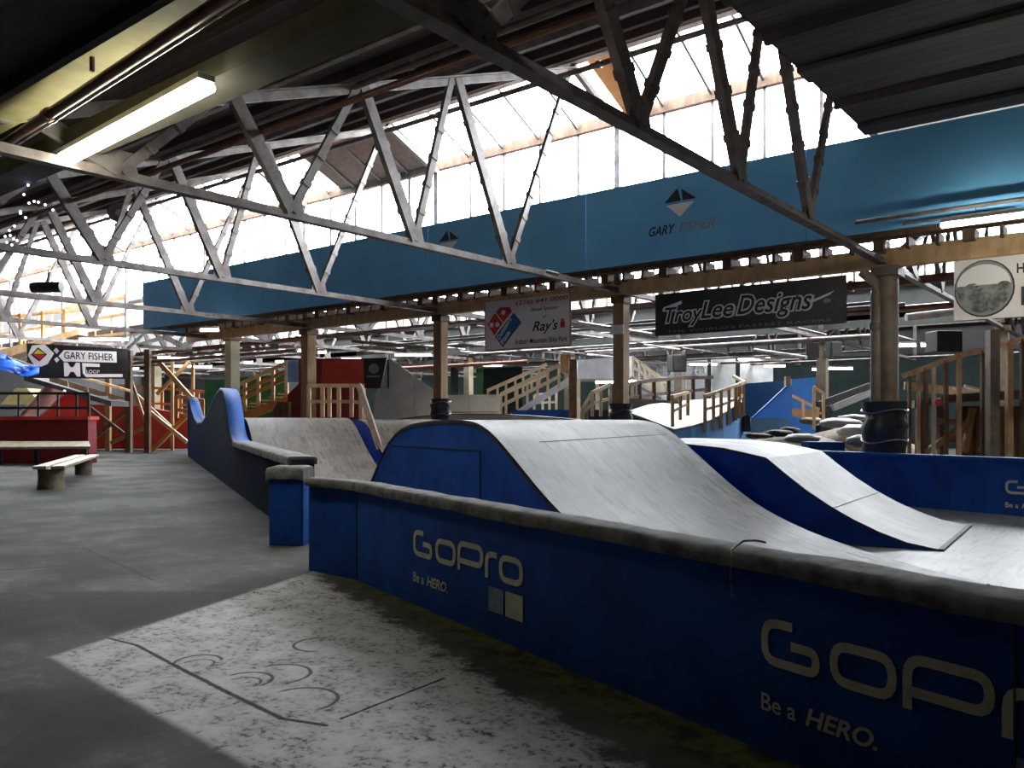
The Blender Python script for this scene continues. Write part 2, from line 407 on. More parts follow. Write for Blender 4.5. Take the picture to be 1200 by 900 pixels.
# saw-tooth roof: three bays, each rising to a ridge and dropping through glass to the next column row
PITCH = 14.75
RZ0, RZ1, YR, YV, ZS = 4.95, 9.75, 12.7, 14.75, 8.8   # relative y of ridge / valley row, z of the transom
def tooth(n, x0, x1):
    b = 2.5 + PITCH*n
    RZ0 = 4.95+(.28 if n else 0)
    deck = MB().prism([(x0, b, RZ0), (x0, b+YR+.15, RZ1), (x0, b+YR+.15, RZ1+.25), (x0, b, RZ0+.25)], (x1-x0, 0, 0))
    c = struct(deck.build('ceiling', 'roof'))
    sl = (RZ1-RZ0)/(YR+.15)
    for k in range(9):
        yy = .9+k*1.42
        MB().box(((x0+x1)/2, b+yy, RZ0+sl*yy-.10), (x1-x0, .10, .2)).build('purlin', 'roof' if k % 3 else 'white_paint', c)
    MB().box(((x0+x1)/2, b+YR+.02, RZ1-.06), (x1-x0, .2, .46)).build('ridge_beam', 'white_paint', c)
    return c
tooth(0, XL, -4.2); tooth(1, XL, XR); tooth(2, XL, XR)
wallbox('ceiling_front', XL, XR, Y0, 3.46, 5.06, 5.2, 'dark')
wallbox('ceiling_back', XL, XR, 46.75, Y1, 8.8, 9.0, 'dark')
fc = struct(MB().box((1.4, 9.0, 6.72), (11.2, 13.1, .12)).build('ceiling_flat', 'roof_flat'))
for k in range(9):
    MB().box((1.4, 3.4+k*1.45, 6.6), (11.2, .09 if k % 2 else .5, .14 if k % 2 else .07)).build('joist', 'roof_flat', fc)

TX = [-4.4-5.98*k for k in range(10)]
WN = [0]
def window_bay(xa, xb, n, sill, frame='pale_steel', step=1.2, lower=None):
    y = 2.5+PITCH*(n+1); WN[0] += 1; yr = y-(YV-YR)
    w = struct(MB().box(((xa+xb)/2, y, sill-.06), (xb-xa-.02, .16, .12)).build('window_%d' % WN[0], frame))
    ZR = RZ1
    MB().add([(xa, y+.02, sill), (xb, y+.02, sill), (xb, y+.02, ZS), (xa, y+.02, ZS), (xb, yr+.1, ZR), (xa, yr+.1, ZR)], [(0, 1, 2, 3), (3, 2, 4, 5)]).build('pane', 'glass', w)
    MB().box(((xa+xb)/2, y-.03, ZS), (xb-xa-.01, .16, .25)).build('transom', 'brown', w)
    nb = max(1, round((xb-xa)/step))
    mu = MB(); gb = MB()
    for k in range(1, nb):
        x = xa+(xb-xa)*k/nb
        mu.box((x, y-.01, (sill+ZS)/2), (.075, .08, ZS-sill))
        gb.bar((x, y-.02, ZS), (x, yr+.1, ZR-.02), .06, .08)
    mu.build('mullion', frame, w); gb.build('glazing_bar', 'pale_steel', w)
    if lower:
        for zz in lower: MB().box(((xa+xb)/2, y-.03, zz), (xb-xa, .09, .14)).build('window_rail', frame, w)
    return w
for k in range(9):
    if TX[k] > -29: window_bay(TX[k+1], TX[k], 0, 6.5)
    else: window_bay(TX[k+1], TX[k], 0, 5.25, 'tan', 1.5, (6.0, 6.7))
XX = [XR, 1.6] + TX
for k in range(11): window_bay(XX[k+1], XX[k], 1, 6.5)
for k in range(0, 11): window_bay(XX[k+1], XX[k], 2, 6.5)
wallbox('wall_row', XL, XR, 32.0, 32.15, 4.95, 6.42, 'wall_grey')
wallbox('wall_rear', XL, XR, 46.75, 46.9, 4.95, 6.42, 'wall_dark')
wallbox('wall_beam', -29.7, XR, 17.2, 17.35, 5.16, 6.42, 'wall_dark')
wallbox('wall_upper', -4.2, XR, 17.2, 17.35, 6.42, 9.7, 'wall_dark')
wallbox('wall_inner', TX[9], XL, 17.2, 17.3, 5.0, 9.9, 'wall_dark') if False else wallbox('wall_end', XL, TX[9], 17.2, 17.3, 5.0, 8.8, 'wall_dark')

def boarded(x0, x1, mat, f0=0., label=None):
    y0, y1 = 2.5+PITCH-(YV-YR)+.1, 2.5+PITCH
    ya, za = y0+(y1-y0)*f0, RZ1-.08+(ZS-.02-RZ1)*f0
    o = MB().prism([(x0, ya, za), (x0, y1, ZS+.02), (x0, y1, ZS+.05), (x0, ya, za+.03)], (x1-x0, 0, 0)).build('skylight_board', mat); tag(o, label, 'board')
boarded(-20.6, -16.5, 'brown', 0, 'brown boards closing the sloped panes between the second and third trusses')
boarded(-10.2, -9.55, 'orange', .1, 'single orange brown board in the sloped skylight beside the second truss')
# ------------------------------------------------------------------ roof trusses
def make_truss(x, label, group, mat, wt=1.0):
    b = 2.5
    r = thing('roof_truss', label, 'roof truss', (x, b, 4.6), group)
    T = lambda y, z: (x, y, z)
    MB().tee(T(b+.4, 4.60), T(b+YV-.12, 4.60), .15*wt, .13, .025).build('bottom_chord', mat, r)
    sl = (RZ1-RZ0)/(YR+.15)
    zt = lambda y: RZ0+sl*(y-b)-.32
    MB().tee(T(b+.3, zt(b+.3)), T(b+YR, zt(b+YR)), .2*wt, .15, .025, flip=-1).build('top_chord', 'white_paint', r)
    MB().bar(T(b+YR, RZ1-.34), T(b+YV-.1, ZS-.2), .12, .14).build('ridge_strut', mat, r)
    MB().bar(T(b+YV-.12, 4.8), T(b+YV-.12, ZS-.05), .14, .12).build('window_post', mat, r)
    nodes = [(5.1, 4.0, 6.5), (7.7, 6.7, 9.0), (10.3, 9.1, 11.25), (12.95, 11.4, 15.1)]
    for yb, l, rr in nodes:
        for yt, w, h in ((l, .20*wt, .10), (rr, .13*wt, .08)):
            if yt is None: continue
            mb = MB(); p = Vector(T(yb, 4.72)); q = Vector(T(yt, zt(yt)-.03))
            mb.bar(p, q, w, h, Vector((1, 0, 0)))
            L = (q-p).length; d = (q-p).normalized()
            for s_ in range(1, int(L/.55)):
                m_ = p+d*s_*.55; mb.bar(m_-d*.05, m_+d*.05, w+.025, h+.03, Vector((1, 0, 0)))
            mb.build('web_member', mat, r)
        MB().prism([(x-.012, yb-.26, 4.62), (x-.012, yb+.26, 4.62), (x-.012, yb+.16, 4.98), (x-.012, yb-.16, 4.98)], (.024, 0, 0)).build('gusset_plate', mat, r)
    return r
near = make_truss(TX[0], 'dark roof truss nearest the camera, running down to the double column on the right', None, 'rust_steel', 1.12)
proto = make_truss(TX[1], 'grey roof truss second from the right, crossing above the pizza banner side of the bulkhead', None, 'pale_steel')
labs = ['grey roof truss third from the right, ending over the left part of the bulkhead',
        'grey roof truss fourth from the right, crossing near the left end of the blue bulkhead',
        'grey roof truss fifth from the right, with a dark round fan in front of it']
for k in range(2, 10):
    copy_tree(proto, (TX[k]-TX[1], 0, 0), labs[k-2] if k < 5 else 'pale roof truss far left under the sawtooth skylight, beyond the blue bulkhead', None if k < 5 else 'far left front roof trusses')
for n in (1, 2):
    for k in range(-1, 10):
        xx = 1.6 if k < 0 else TX[k]
        if n == 1 and k < 0: continue
        copy_tree(proto, (xx-TX[1], PITCH*n, 0), 'grey roof truss in the dim bays behind the blue bulkhead', 'background roof trusses')

# ------------------------------------------------------------------ blue bulkhead with soffit, beam and joists
FX0, FX1, FY = -29.7, XR-.05, 15.48
bh = thing('bulkhead', 'long blue painted bulkhead box hung under the roof above the columns', 'bulkhead', (-11.3, FY, 4.9))
for a, b in [(FX0+k*4.88, min(FX0+(k+1)*4.88-.012, FX1)) for k in range(8)]:
    if b > a: MB().box(((a+b)/2, FY, 5.75), (b-a, .06, 1.7)).build('bulkhead_panel', 'fascia', bh)
MB().box((FX0, (FY+17.2)/2, 5.75), (.06, 1.66, 1.7)).build('bulkhead_end', 'fascia', bh)
MB().box(((FX0+FX1)/2, 16.37, 5.10), (FX1-FX0, 1.72, .06)).build('soffit', 'soffit', bh)
for k in range(3): MB().box(((FX0+FX1)/2, 15.62+k*.40, 5.02), (FX1-FX0, .06, .09)).build('soffit_rail', 'brown', bh)
js = 0; x = FX0+.3
while x < -.5:
    MB().box((x, 17.25, 4.955), (.06 if js % 3 else .2, .5, .23)).build('joist', 'brown', bh); x += .52; js += 1
bm = MB().box(((FX0+FX1)/2, 17.25, 4.725), (FX1-FX0, .2, .37)).build('support_beam', 'tan', bh)
def fascia_logo(px, py, sc):
    c = PY(px, py, FY-.032)
    tri = lambda pts, m: MB().add([c+Vector((a*sc, -.006, b*sc)) for a, b in pts], [tuple(range(len(pts)))]).build('printed_emblem', m, bh)
    tri([(-.38, .02), (-.12, .02), (-.05, .16), (-.0, .30)], 'print_black') if False else None
    tri([(-.36, .03), (.02, .03), (-.06, .30)], 'print_black'); tri([(.06, .03), (.36, .03), (.03, .27)], 'print_black')
    tri([(-.32, -.02), (0, -.30), (.32, -.02)], 'print_white')
    return c
c = fascia_logo(797, 237, 1.0)
text('GARY', 'printed_lettering', c+Vector((-.72, 0, -.62)), (1, 0, 0), UP, .62, .2, 'print_black', bh, shear=.3, offset=.02)
text('FISHER', 'printed_lettering', c+Vector((-.02, 0, -.62)), (1, 0, 0), UP, .78, .2, 'print_grey', bh, shear=.3)
fascia_logo(526, 283, .95)

# ------------------------------------------------------------------ columns
def wrap(parent, x, y, z0, z1, r, seed):
    rnd = random.Random(seed); rows = []
    nz = 12
    for i in range(nz+1):
        z = z0+(z1-z0)*i/nz
        bulge = 1+.22*abs(math.sin(i*1.25+seed))+rnd.uniform(-.06, .06)
        rows.append([(x+r*bulge*math.cos(a)*(1+rnd.uniform(-.09, .09)), y+r*bulge*math.sin(a)*(1+rnd.uniform(-.05, .05)), z) for a in [2*math.pi*k/14 for k in range(14)]])
    for row in rows: row.append(row[0])
    mb = MB().sheet(rows, 0, True)
    mb.add(rows[-1][:-1], [tuple(range(14))])
    pad_ = mb.build('padding', 'pad', parent)
    rg = MB()
    for zz in (z0+(z1-z0)*.25, z0+(z1-z0)*.6, z0+(z1-z0)*.9):
        rg.tube([(x+r*1.2*math.cos(2*math.pi*k/16), y+r*1.2*math.sin(2*math.pi*k/16), zz+.04*math.sin(k)) for k in range(17)], .018, 6)
    rg.build('tape_band', 'pipe', pad_)
def post(name, label, x, y, w, mat, top, pad=None, group=None, steel=False, seed=1, padc=None, padr=None):
    t = thing(name, label, 'column', (x, y, 0), group)
    mb = MB()
    if steel: mb.tube([(x, y, 0), (x, y, top)], w/2, 16)
    else: mb.box((x, y, top/2), (w, w, top), 0)
    mb.build('shaft', mat, t, 0 if steel else .015)
    cap = MB(); cap.box((x, y, top-.09), (w*1.25, w*1.25, .18)); cap.build('column_cap', 'brown' if not steel else 'rust_steel', t)
    if pad: wrap(t, *(padc or (x, y)), pad[0], pad[1], padr or w*.82, seed)
    return t
t4 = post('column', 'thick round steel column with black padded foot behind the right barrier', -4.33, 17.25, .40, 'col_steel', 4.54, (0, 1.92), steel=True, seed=3, padc=C(7.22, 16.05).xy, padr=.35)
p4 = C(6.99, 15.93)
pp = thing('drain_pipe', 'tall rusty pipe standing against the thick padded steel column', 'pipe', (p4.x, p4.y, 0))
MB().tube([(p4.x, p4.y, 0), (p4.x, p4.y, 4.0), (p4.x+.0, p4.y+.05, 4.2), (p4.x-.25, p4.y+.0, 4.45)], .095, 12).build('pipe_run', 'col_steel', pp)
MB().tube([(p4.x, p4.y, 3.3), (p4.x, p4.y, 3.42)], .12, 12).build('pipe_collar', 'pipe', pp)
post('column', 'square wooden column between the pizza banner and the black script banner', -10.36, 17.25, .29, 'wood', 4.54, (0, 1.95), seed=5)
MB().box((-10.36, 17.09, 3.72), (.32, .04, .22)).build('paper_notice', 'banner_white', bpy.data.objects['column.001'])
post('column', 'square wooden column left of the pizza banner with black bag tied round its foot', -16.33, 17.25, .30, 'wood', 4.54, (1.0, 2.15), seed=8)
post('column', 'square wooden column near the orange railing behind the left ramp', -22.33, 17.25, .36, 'wood', 4.54)
post('column', 'cream column behind the tall wave of the left barrier', -27.9, 18.0, .40, 'col_cream', 4.7)
post('column', 'pale column at the left end of the blue bulkhead behind the timber bracing', *PD(183, 400, 44).xy, .40, 'col_cream', 4.7)
post('column', 'dim column with two black speakers and a padded foot in the background right', -10.36, 32.0, .36, 'col_steel', 4.7, (0, 2.25), seed=11)
post('column', 'dim column with one box speaker behind the curved white deck', -16.33, 32.0, .36, 'col_steel', 4.7)
post('column', 'dim grey column at the top of the pale staircase', -22.0, 32.0, .38, 'col_steel', 4.7)
post('column', 'far column above the right rear of the hall near the timber staircase', -4.4, 32.0, .36, 'col_steel', 4.7)
for k in (4, 5, 6, 7): post('column', 'far dim column in the dark left rear of the hall', TX[k], 32.0, .36, 'col_cream', 4.7, None, 'far left rear columns')

# ------------------------------------------------------------------ barriers
def barrier(name, label, pts, zt, th, side, capw=.30, cap_mat='carpet', seed=1, segs=14, face='blue', drop=.09, crown=.05):
    """pts: foot line of the visible face; zt(s): height; side: +1 puts the thickness on the left of the path"""
    t = thing(name, label, 'barrier', pts[0])
    P = [Vector(p) for p in pts]
    nr = []
    for i in range(len(P)):
        d = (P[min(i+1, len(P)-1)]-P[max(i-1, 0)]).normalized(); nr.append(Vector((-d.y, d.x, 0))*side)
    L = [0.]
    for i in range(1, len(P)): L.append(L[-1]+(P[i]-P[i-1]).length)
    a = [p.copy() for p in P]; b = [p+UP*zt(l) for p, l in zip(P, L)]
    c = [p+n*th+UP*zt(l) for p, n, l in zip(P, nr, L)]; d = [p+n*th for p, n in zip(P, nr)]
    n = len(P); vs = a+b+c+d
    fs = []
    for i in range(n-1):
        for k in range(3): fs.append((k*n+i, k*n+i+1, (k+1)*n+i+1, (k+1)*n+i))
    fs += [(0, n, 2*n, 3*n), (n-1, 2*n-1, 3*n-1, 4*n-1)[::-1]]
    MB().add(vs, fs).build('barrier_board', face, t)
    if cap_mat:
        rnd = random.Random(seed); rows = []
        prof = [(-.045, -drop), (-.055, -drop*.4), (-.045, crown*.4), (0, crown), (th*.5, crown*1.2), (th, crown), (th+.045, crown*.4), (th+.05, -drop*.5), (th+.04, -drop)]
        fine = []
        for i in range(n-1):
            m = max(1, int((P[i+1]-P[i]).length/.22))
            for k in range(m): fine.append((i, k/m))
        fine.append((n-2, 1.))
        for i, f in fine:
            p = P[i].lerp(P[i+1], f); nn = nr[i].lerp(nr[i+1], f).normalized(); z = zt(L[i]+(L[i+1]-L[i])*f)
            rows.append([p+nn*(u+rnd.uniform(-.006, .006))+UP*(z+v+rnd.uniform(-.007, .007)) for u, v in prof])
        mb = MB().sheet(rows, 0, True); k = len(prof)
        mb.add(rows[0], [tuple(range(k))]); mb.add(rows[-1], [tuple(range(k))[::-1]])
        mb.build('padded_cap', cap_mat, t)
    return t, P, nr
A = C(-2.14, 8.72); B = C(-1.53, 8.17)
def wk(k): return C(-1.53+2.77*k, 8.17-4.24*k)
fpts = [A, B] + [wk(k) for k in (.25, .5, .75, 1.0, 1.22, 1.45)]
fb, _, _ = barrier('barrier_wall', 'long dark blue barrier across the foreground with cream lettering and grey padded top', fpts, lambda s: .955-.004*s, .15, 1, seed=2, drop=.07, crown=.02)
dirw = (wk(1)-wk(0)).normalized(); nw = Vector((dirw.y, -dirw.x, 0))
if nw.dot(Vector((0, -1, 0))) < 0: nw = -nw
for k in (.2475, .987):
    action_logo(wk(k)+UP*.425, dirw, fb, nw, xs=1. if k < .5 else .935)
for k in (0.0, 1.215):
    MB().bar(wk(k)+nw*.001+UP*.02, wk(k)+nw*.001+UP*.86, .012, .008, dirw).build('panel_seam', 'dark', fb)
sp = wk(.96)
st = thing('string', 'loop of pale string tied over the foreground barrier top', 'string', sp+UP*.7)
MB().tube([sp+nw*.05+UP*.72, sp+nw*.066+UP*.82, sp+nw*.06+UP*.955, sp-nw*.02+UP*.99, sp-nw*.08+dirw*.03+UP*.992, sp-nw*.13+dirw*.05+UP*.98], .006, 6).build('loop', 'rope', st)

# left wave barrier
wd = Vector((.413, -.911)).normalized()
def lw(s): return C(-4.02-.413*s, 13.6+.911*s)      # s grows away from the camera
prof = [(-2.2, 1.02), (0, 1.03), (5.2, 1.06), (5.6, 1.12), (6.1, 1.35), (6.6, 1.75), (7.1, 2.1), (7.7, 2.28), (8.5, 2.33), (9.6, 2.25), (11.2, 2.0), (13, 1.66), (15, 1.45), (17.2, 1.42), (19, 1.6), (20.6, 1.95), (22, 2.3), (23.3, 2.42)]
def pz(s):
    s -= 2.2
    for (a, za), (b, zb) in zip(prof, prof[1:]):
        if s <= b: return za+(zb-za)*(s-a)/(b-a)
    return prof[-1][1]
ls = sorted(set([p[0] for p in prof]+[1.5, 3, 4.5]))
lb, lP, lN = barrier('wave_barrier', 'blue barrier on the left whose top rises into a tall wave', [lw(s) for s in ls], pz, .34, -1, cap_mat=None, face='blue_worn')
# carpet lip on the low part, blue edging over the wave
def lip(s0, s1, name, mat, over, zz):
    rows = []; n = max(6, int((s1-s0)/.25)); rnd = random.Random(4)
    nn = (lw(0)-lw(1)).normalized(); nn = Vector((nn.y, -nn.x, 0))
    if nn.dot(CR) < 0: nn = -nn
    for i in range(n+1):
        s = s0+(s1-s0)*i/n; p = lw(s); z = pz(s+2.2)
        rows.append([p+nn*u+UP*(z+v+rnd.uniform(-.006, .006)) for u, v in ((-over, -zz), (-over, .015), (0, .04), (.17, .045), (.34, .04), (.34+over, .015), (.34+over, -zz))])
    mb = MB().sheet(rows, 0, True); mb.add(rows[0], [tuple(range(7))]); mb.add(rows[-1], [tuple(range(7))[::-1]])
    return mb.build(name, mat, lb)
lip(-2.2, 5.2, 'padded_cap', 'carpet', .04, .08); lip(5.2, 23.3, 'edge_strip', 'blue_light', .012, .02)
# scuffed bare patch on the wave
# end pillar of the left barrier
pb = C(-3.02, 10.35)
ep = thing('barrier_post', 'short blue box post with padded top at the gap between the barriers', 'post', C(-2.8, 10.5))
fx = C(1, 0); rz = YAW+math.radians(-4)
ctr = C(-2.83, 10.56)
MB().box(ctr+UP*.475, (.42, .36, .95), rz).build('post_body', 'blue', ep, .01)
cm = MB(); rows = []
for i in range(9):
    u = -.24+.48*i/8
    rows.append([ctr+Matrix.Rotation(rz, 3, 'Z') @ Vector((u, v, 0))+UP*(w+random.uniform(-.006, .006)-(.02 if i in (0, 8) else 0)) for v, w in ((-.215, .84), (-.225, .95), (-.17, .99), (0, 1.0), (.17, .99), (.22, .95), (.215, .86))])
cm.sheet(rows, 0, True); cm.add(rows[0], [tuple(range(7))]); cm.add(rows[-1], [tuple(range(7))[::-1]]); cm.build('padded_cap', 'carpet', ep)
MB().box(ctr+Matrix.Rotation(rz, 3, 'Z') @ Vector((.218, -.02, .42)), (.02, .30, .84), rz).build('edge_board', 'blue_light', ep)

# right barrier
r0, r1 = C(5.9, 16.72), C(9.6, 11.55)
rd = (r1-r0).normalized(); rn = Vector((rd.y, -rd.x, 0))
rb, _, _ = barrier('barrier_wall', 'blue barrier at the far right edge below the timber staircase', [r0.lerp(r1, k/4) for k in range(5)], lambda s: .93, .2, 1, cap_mat=None)
rb.name = 'rear_barrier'
PLOC['rear_barrier'] = PLOC.get('barrier_wall.001', r0)
tp = MB(); tp.prism([r0-rn*.0+UP*.90+rn*.015, r1+UP*.90+rn*.015, r1+UP*.95+rn*.015, r0+UP*.95+rn*.015], -rn*.24)
tp.build('edge_strip', 'blue_light', rb)
gq = PD(1177, 580, 13.6); k_ = (gq-r0).dot(rd)
action_logo(r0+rd*k_+UP*.36, rd, rb, rn if rn.dot(CF) < 0 else -rn)
MB().bar(r0+rd*2.9+rn*.004+UP*.02, r0+rd*2.9+rn*.004+UP*.9, .012, .008, rd).build('panel_seam', 'dark', rb)

# ------------------------------------------------------------------ ramps
def interp(pr, s):
    if s <= pr[0][0]: return pr[0][1]
    for (a, za), (b, zb) in zip(pr, pr[1:]):
        if s <= b: return za+(zb-za)*(s-a)/(b-a)
    return pr[-1][1]
def smoothprof(pr, n):
    a, b = pr[0][0], pr[-1][0]
    xs = [a+(b-a)*i/n for i in range(n+1)]
    zs = [interp(pr, x) for x in xs]
    for _ in range(2): zs = [zs[0]]+[(zs[i-1]+2*zs[i]+zs[i+1])/4 for i in range(1, n)]+[zs[-1]]
    return list(zip(xs, zs))
def ramp(name, label, org, d, wdir, width, pr, smat, n=44, side='blue', seams=(), bulge=0., top=.03, smoothit=True, lipstrip=None):
    """org: s=0 on the left edge; d: direction of travel; wdir: across"""
    d = Vector(d).normalized(); wdir = Vector(wdir).normalized()
    t = thing(name, label, 'ramp', Vector((org[0], org[1], 0)))
    o = Vector((org[0], org[1], 0))
    P = smoothprof(pr, n) if smoothit else pr
    rows = []; uvs = []
    acc = 0
    for i, (s, z) in enumerate(P):
        if i: acc += math.hypot(s-P[i-1][0], z-P[i-1][1])
        rows.append([o+d*s+wdir*(width*k/8)+UP*(max(z, .012)) for k in range(9)]); uvs.append([(width*k/8, acc) for k in range(9)])
    MB().sheet(rows, top, True, uvs).build('riding_surface', smat, t)
    for off in (0.0, width-.03):
        poly = [o+d*s+wdir*off+UP*max(z-top, .0) for s, z in P]
        poly = [o+d*P[0][0]+wdir*off] + poly + [o+d*P[-1][0]+wdir*off]
        MB().prism(poly, wdir*.03).build('side_panel', side, t)
    return t, P, o, d, wdir
MW = (CR*.547 - CF*.837); MWp = (CR*.837 + CF*.547)
mp = [(-4.6, .02), (-3.9, .12), (-3.4, .36), (-3.06, .70), (-2.75, 1.03), (-2.45, 1.30), (-2.1, 1.45), (-1.75, 1.52), (-1.2, 1.56), (-.5, 1.58), (-.05, 1.57), (.25, 1.51), (.5, 1.39), (.9, 1.14), (1.3, .88), (1.7, .645), (2.1, .465), (2.7, .29), (3.3, .175), (4.0, .08), (4.7, .03)]
big, bP, bo, bd, bw = ramp('roller_ramp', 'large plywood roller ramp with a dark blue side in the middle of the arena', C(-.47, 10.2), MW, MWp, 2.9, mp, 'ramp', 60)
sl_ = lambda s, z: bo+bd*s+UP*z-bw*.006
MB().bar(sl_(-2.35, 1.20), sl_(.18, 1.20), .012, .015).build('panel_seam', 'black', big)
MB().bar(sl_(.16, .05), sl_(.16, 1.2), .012, .012).build('panel_seam', 'black', big)
eb = MB()
for (s0, z0), (s1, z1) in zip(bP[6:-8], bP[7:-7]):
    eb.bar(bo+bd*s0+UP*(z0-.035)-bw*.008, bo+bd*s1+UP*(z1-.035)-bw*.008, .014, .03)
eb.build('edge_trim', 'dark', big)
js_ = MB(); js_.bar(bo+bd*.62+bw*.55+UP*(interp(bP, .62)+.001), bo+bd*.50+bw*2.75+UP*(interp(bP, .5)+.001), .008, .006); js_.build('sheet_joint', 'dark', big)

d2 = (CR*.82 - CF*.577); w2 = (CR*.577 + CF*.82)
rp2 = [(-4.5, 1.10), (-3.4, 1.20), (-2.2, 1.25), (-1.2, 1.24), (-.6, 1.19), (-.02, 1.075), (.0, 1.06), (.25, .86), (.5, .67), (.8, .48), (1.1, .32), (1.4, .19), (1.7, .09), (2.05, .035)]
r2, P2, o2, _, _ = ramp('kicker_ramp', 'smaller plywood kicker ramp with a curved landing right of the large roller', C(3.41, 11.05), d2, w2, 2.75, rp2, 'ramp', 0, smoothit=False)
MB().bar(o2+d2.normalized()*.85+w2*.02+UP*.462, o2+d2.normalized()*.85+w2*2.7+UP*.462, .008, .006).build('sheet_joint', 'print_grey', r2)
MB().prism([o2+d2*2.04+UP*.0, o2+d2*2.04+w2*2.75+UP*.0, o2+d2*2.04+w2*2.75+UP*.04, o2+d2*2.04+UP*.04], d2*.06).build('lip_strip', 'dark', r2)

ld = (CR*.413 - CF*.911).normalized(); lwd = (CR*.911 + CF*.413).normalized()
lp = [(-3.0, 1.60), (-.5, 1.61), (0, 1.58), (.4, 1.47), (.9, 1.23), (1.4, .98), (1.9, .76), (2.6, .50), (3.4, .27), (4.2, .12), (5.2, .03)]
r3, P3, o3, _, _ = ramp('roll_in_ramp', 'brown plywood ramp rolling down beside the left wave barrier', C(-6.3, 19.6)+Vector((0, 0, 0)), ld, lwd, 2.5, lp, 'ramp_tan', 40)
# second brown ramp right of it
l4 = [(-1.2, 1.56), (-.6, 1.57), (0, 1.52), (.5, 1.4), (1.0, 1.15), (1.6, .85), (2.3, .55), (3.2, .28), (4.2, .1), (5, .03)]
ramp('roll_in_ramp', 'light tan plywood ramp seen between the brown ramp and the large roller', C(-3.75, 20.9), ld, lwd, 2.2, l4, 'ramp_tan', 40)
# bright curved ramp behind the large roller
l5 = [(-.4, 1.50), (0, 1.55), (.8, 1.65), (1.6, 1.72), (2.4, 1.74), (3.4, 1.72), (4.4, 1.66), (5.4, 1.58), (6.2, 1.48)]
ramp('hump_ramp', 'pale curved hump ramp just behind the crest of the large roller', C(-3.6, 24.7), CR*.98-CF*.2, CR*.2+CF*.98, 1.4, l5, 'ramp', 40, side='cream')
MB().bar(C(-1.75, 24.4, 1.77), C(-.4, 24.15, 1.78), .1, .03).build('edge_board', 'orange', bpy.data.objects['hump_ramp'])

# arena deck
dk = MB(); pl = [wk(1.4)-nw*.25, wk(.6)-nw*.25, wk(.05)-nw*.25, C(-1.2, 9.2), C(-2.2, 12.5), C(-3.6, 15.3), C(-5.9, 20.5), C(2, 22), C(5.6, 17), C(9.3, 11.9)]
dk.prism([Vector((p.x, p.y, .002)) for p in pl], (0, 0, .012))
struct(dk.build('floor_deck', 'deck'))
for v in bpy.data.objects['floor_deck'].data.vertices: v.co += bpy.data.objects['floor_deck'].location
bpy.data.objects['floor_deck'].location = (0, 0, 0)

# ------------------------------------------------------------------ lamps
def lamp(a, b, label, group=None, mat='tube', tubes=2, hang=None, r=.019):
    a, b = Vector(a), Vector(b); d = (b-a).normalized(); s = Vector((-d.y, d.x, 0))
    t = thing('ceiling_lamp', label, 'lamp', (a+b)/2, group)
    MB().bar(a+UP*(r+.045), b+UP*(r+.045), max(.12, r*4), .06).build('housing', 'lamp_body', t)
    for k in range(tubes):
        off = s*((k-.5*(tubes-1))*r*2.4)
        MB().tube([a+off, b+off], r, 8).build('tube', mat, t)
    if hang:
        for q in (.15, .85):
            p = a.lerp(b, q); MB().tube([p+UP*.09, Vector((p.x, p.y, hang))], .006, 5).build('hanger', 'pipe', t)
    return t
a = PZ(76, 188, 4.7); b = PZ(242, 101, 4.7)
lamp(a, b, 'large twin tube fluorescent lamp glowing at the upper left', None, 'tube_near', 2, 4.86, .042)
lamp(PY(1103, 265, 14.8), PY(1103, 265, 14.8)+Vector((3.3, 0, 0)), 'fluorescent lamp glowing in front of the blue bulkhead at the right edge', None, 'tube_near', 2, 5.0, .03)
LL = [(93, 150, 398, 31, 'long fluorescent lamp above the black and white brand sign at far left'), (185, 199, 419, 40, None), (201, 221, 420, 40, None), (200, 224, 429, 44, None), (227, 248, 430, 44, None),
      (140, 162, 432, 46, None), (23, 33, 411, 44, None), (235, 256, 387, 26, 'short fluorescent lamp tucked under the left end of the bulkhead'), (253, 259, 415, 44, None), (283, 291, 416, 42, None), (284, 296, 425, 46, None),
      (327, 364, 411, 33, 'fluorescent lamp just left of the wooden column by the red wall'), (373, 382, 413, 33, None), (323, 332, 424, 44, None), (400, 423, 421, 35, 'fluorescent lamp above the red panel by the black sign'), (463, 505, 416, 33, 'long fluorescent lamp above the grey sloped ramp wall'), (494, 504, 430, 46, None),
      (565, 588, 428, 42, 'fluorescent lamp beside the green column'), (698, 719, 448, 30, 'fluorescent lamp left of the wooden column under the grey platform'), (733, 745, 447, 30, 'fluorescent lamp right of the wooden column under the grey platform'),
      (808, 829, 427, 44, None), (834, 840, 427, 44, None), (865, 876, 421, 46, None), (878, 890, 421, 46, None), (893, 904, 420, 46, None), (896, 920, 429, 40, None),
      (952, 965, 433, 34, 'fluorescent lamp just left of the dim padded column'), (971, 999, 432, 34, 'fluorescent lamp just right of the dim padded column'), (1054, 1073, 405, 27, 'fluorescent lamp right of the thick steel column'), (1080, 1091, 405, 27, None)]
for p0, p1, py, D, lab in LL:
    a = PD(p0, py, D); b = PD(p1, py, D)
    lamp(a, b, lab or 'small distant fluorescent lamp in the dark rear of the hall', None if lab else 'distant fluorescent lamps', 'tube', 1, None, .04)

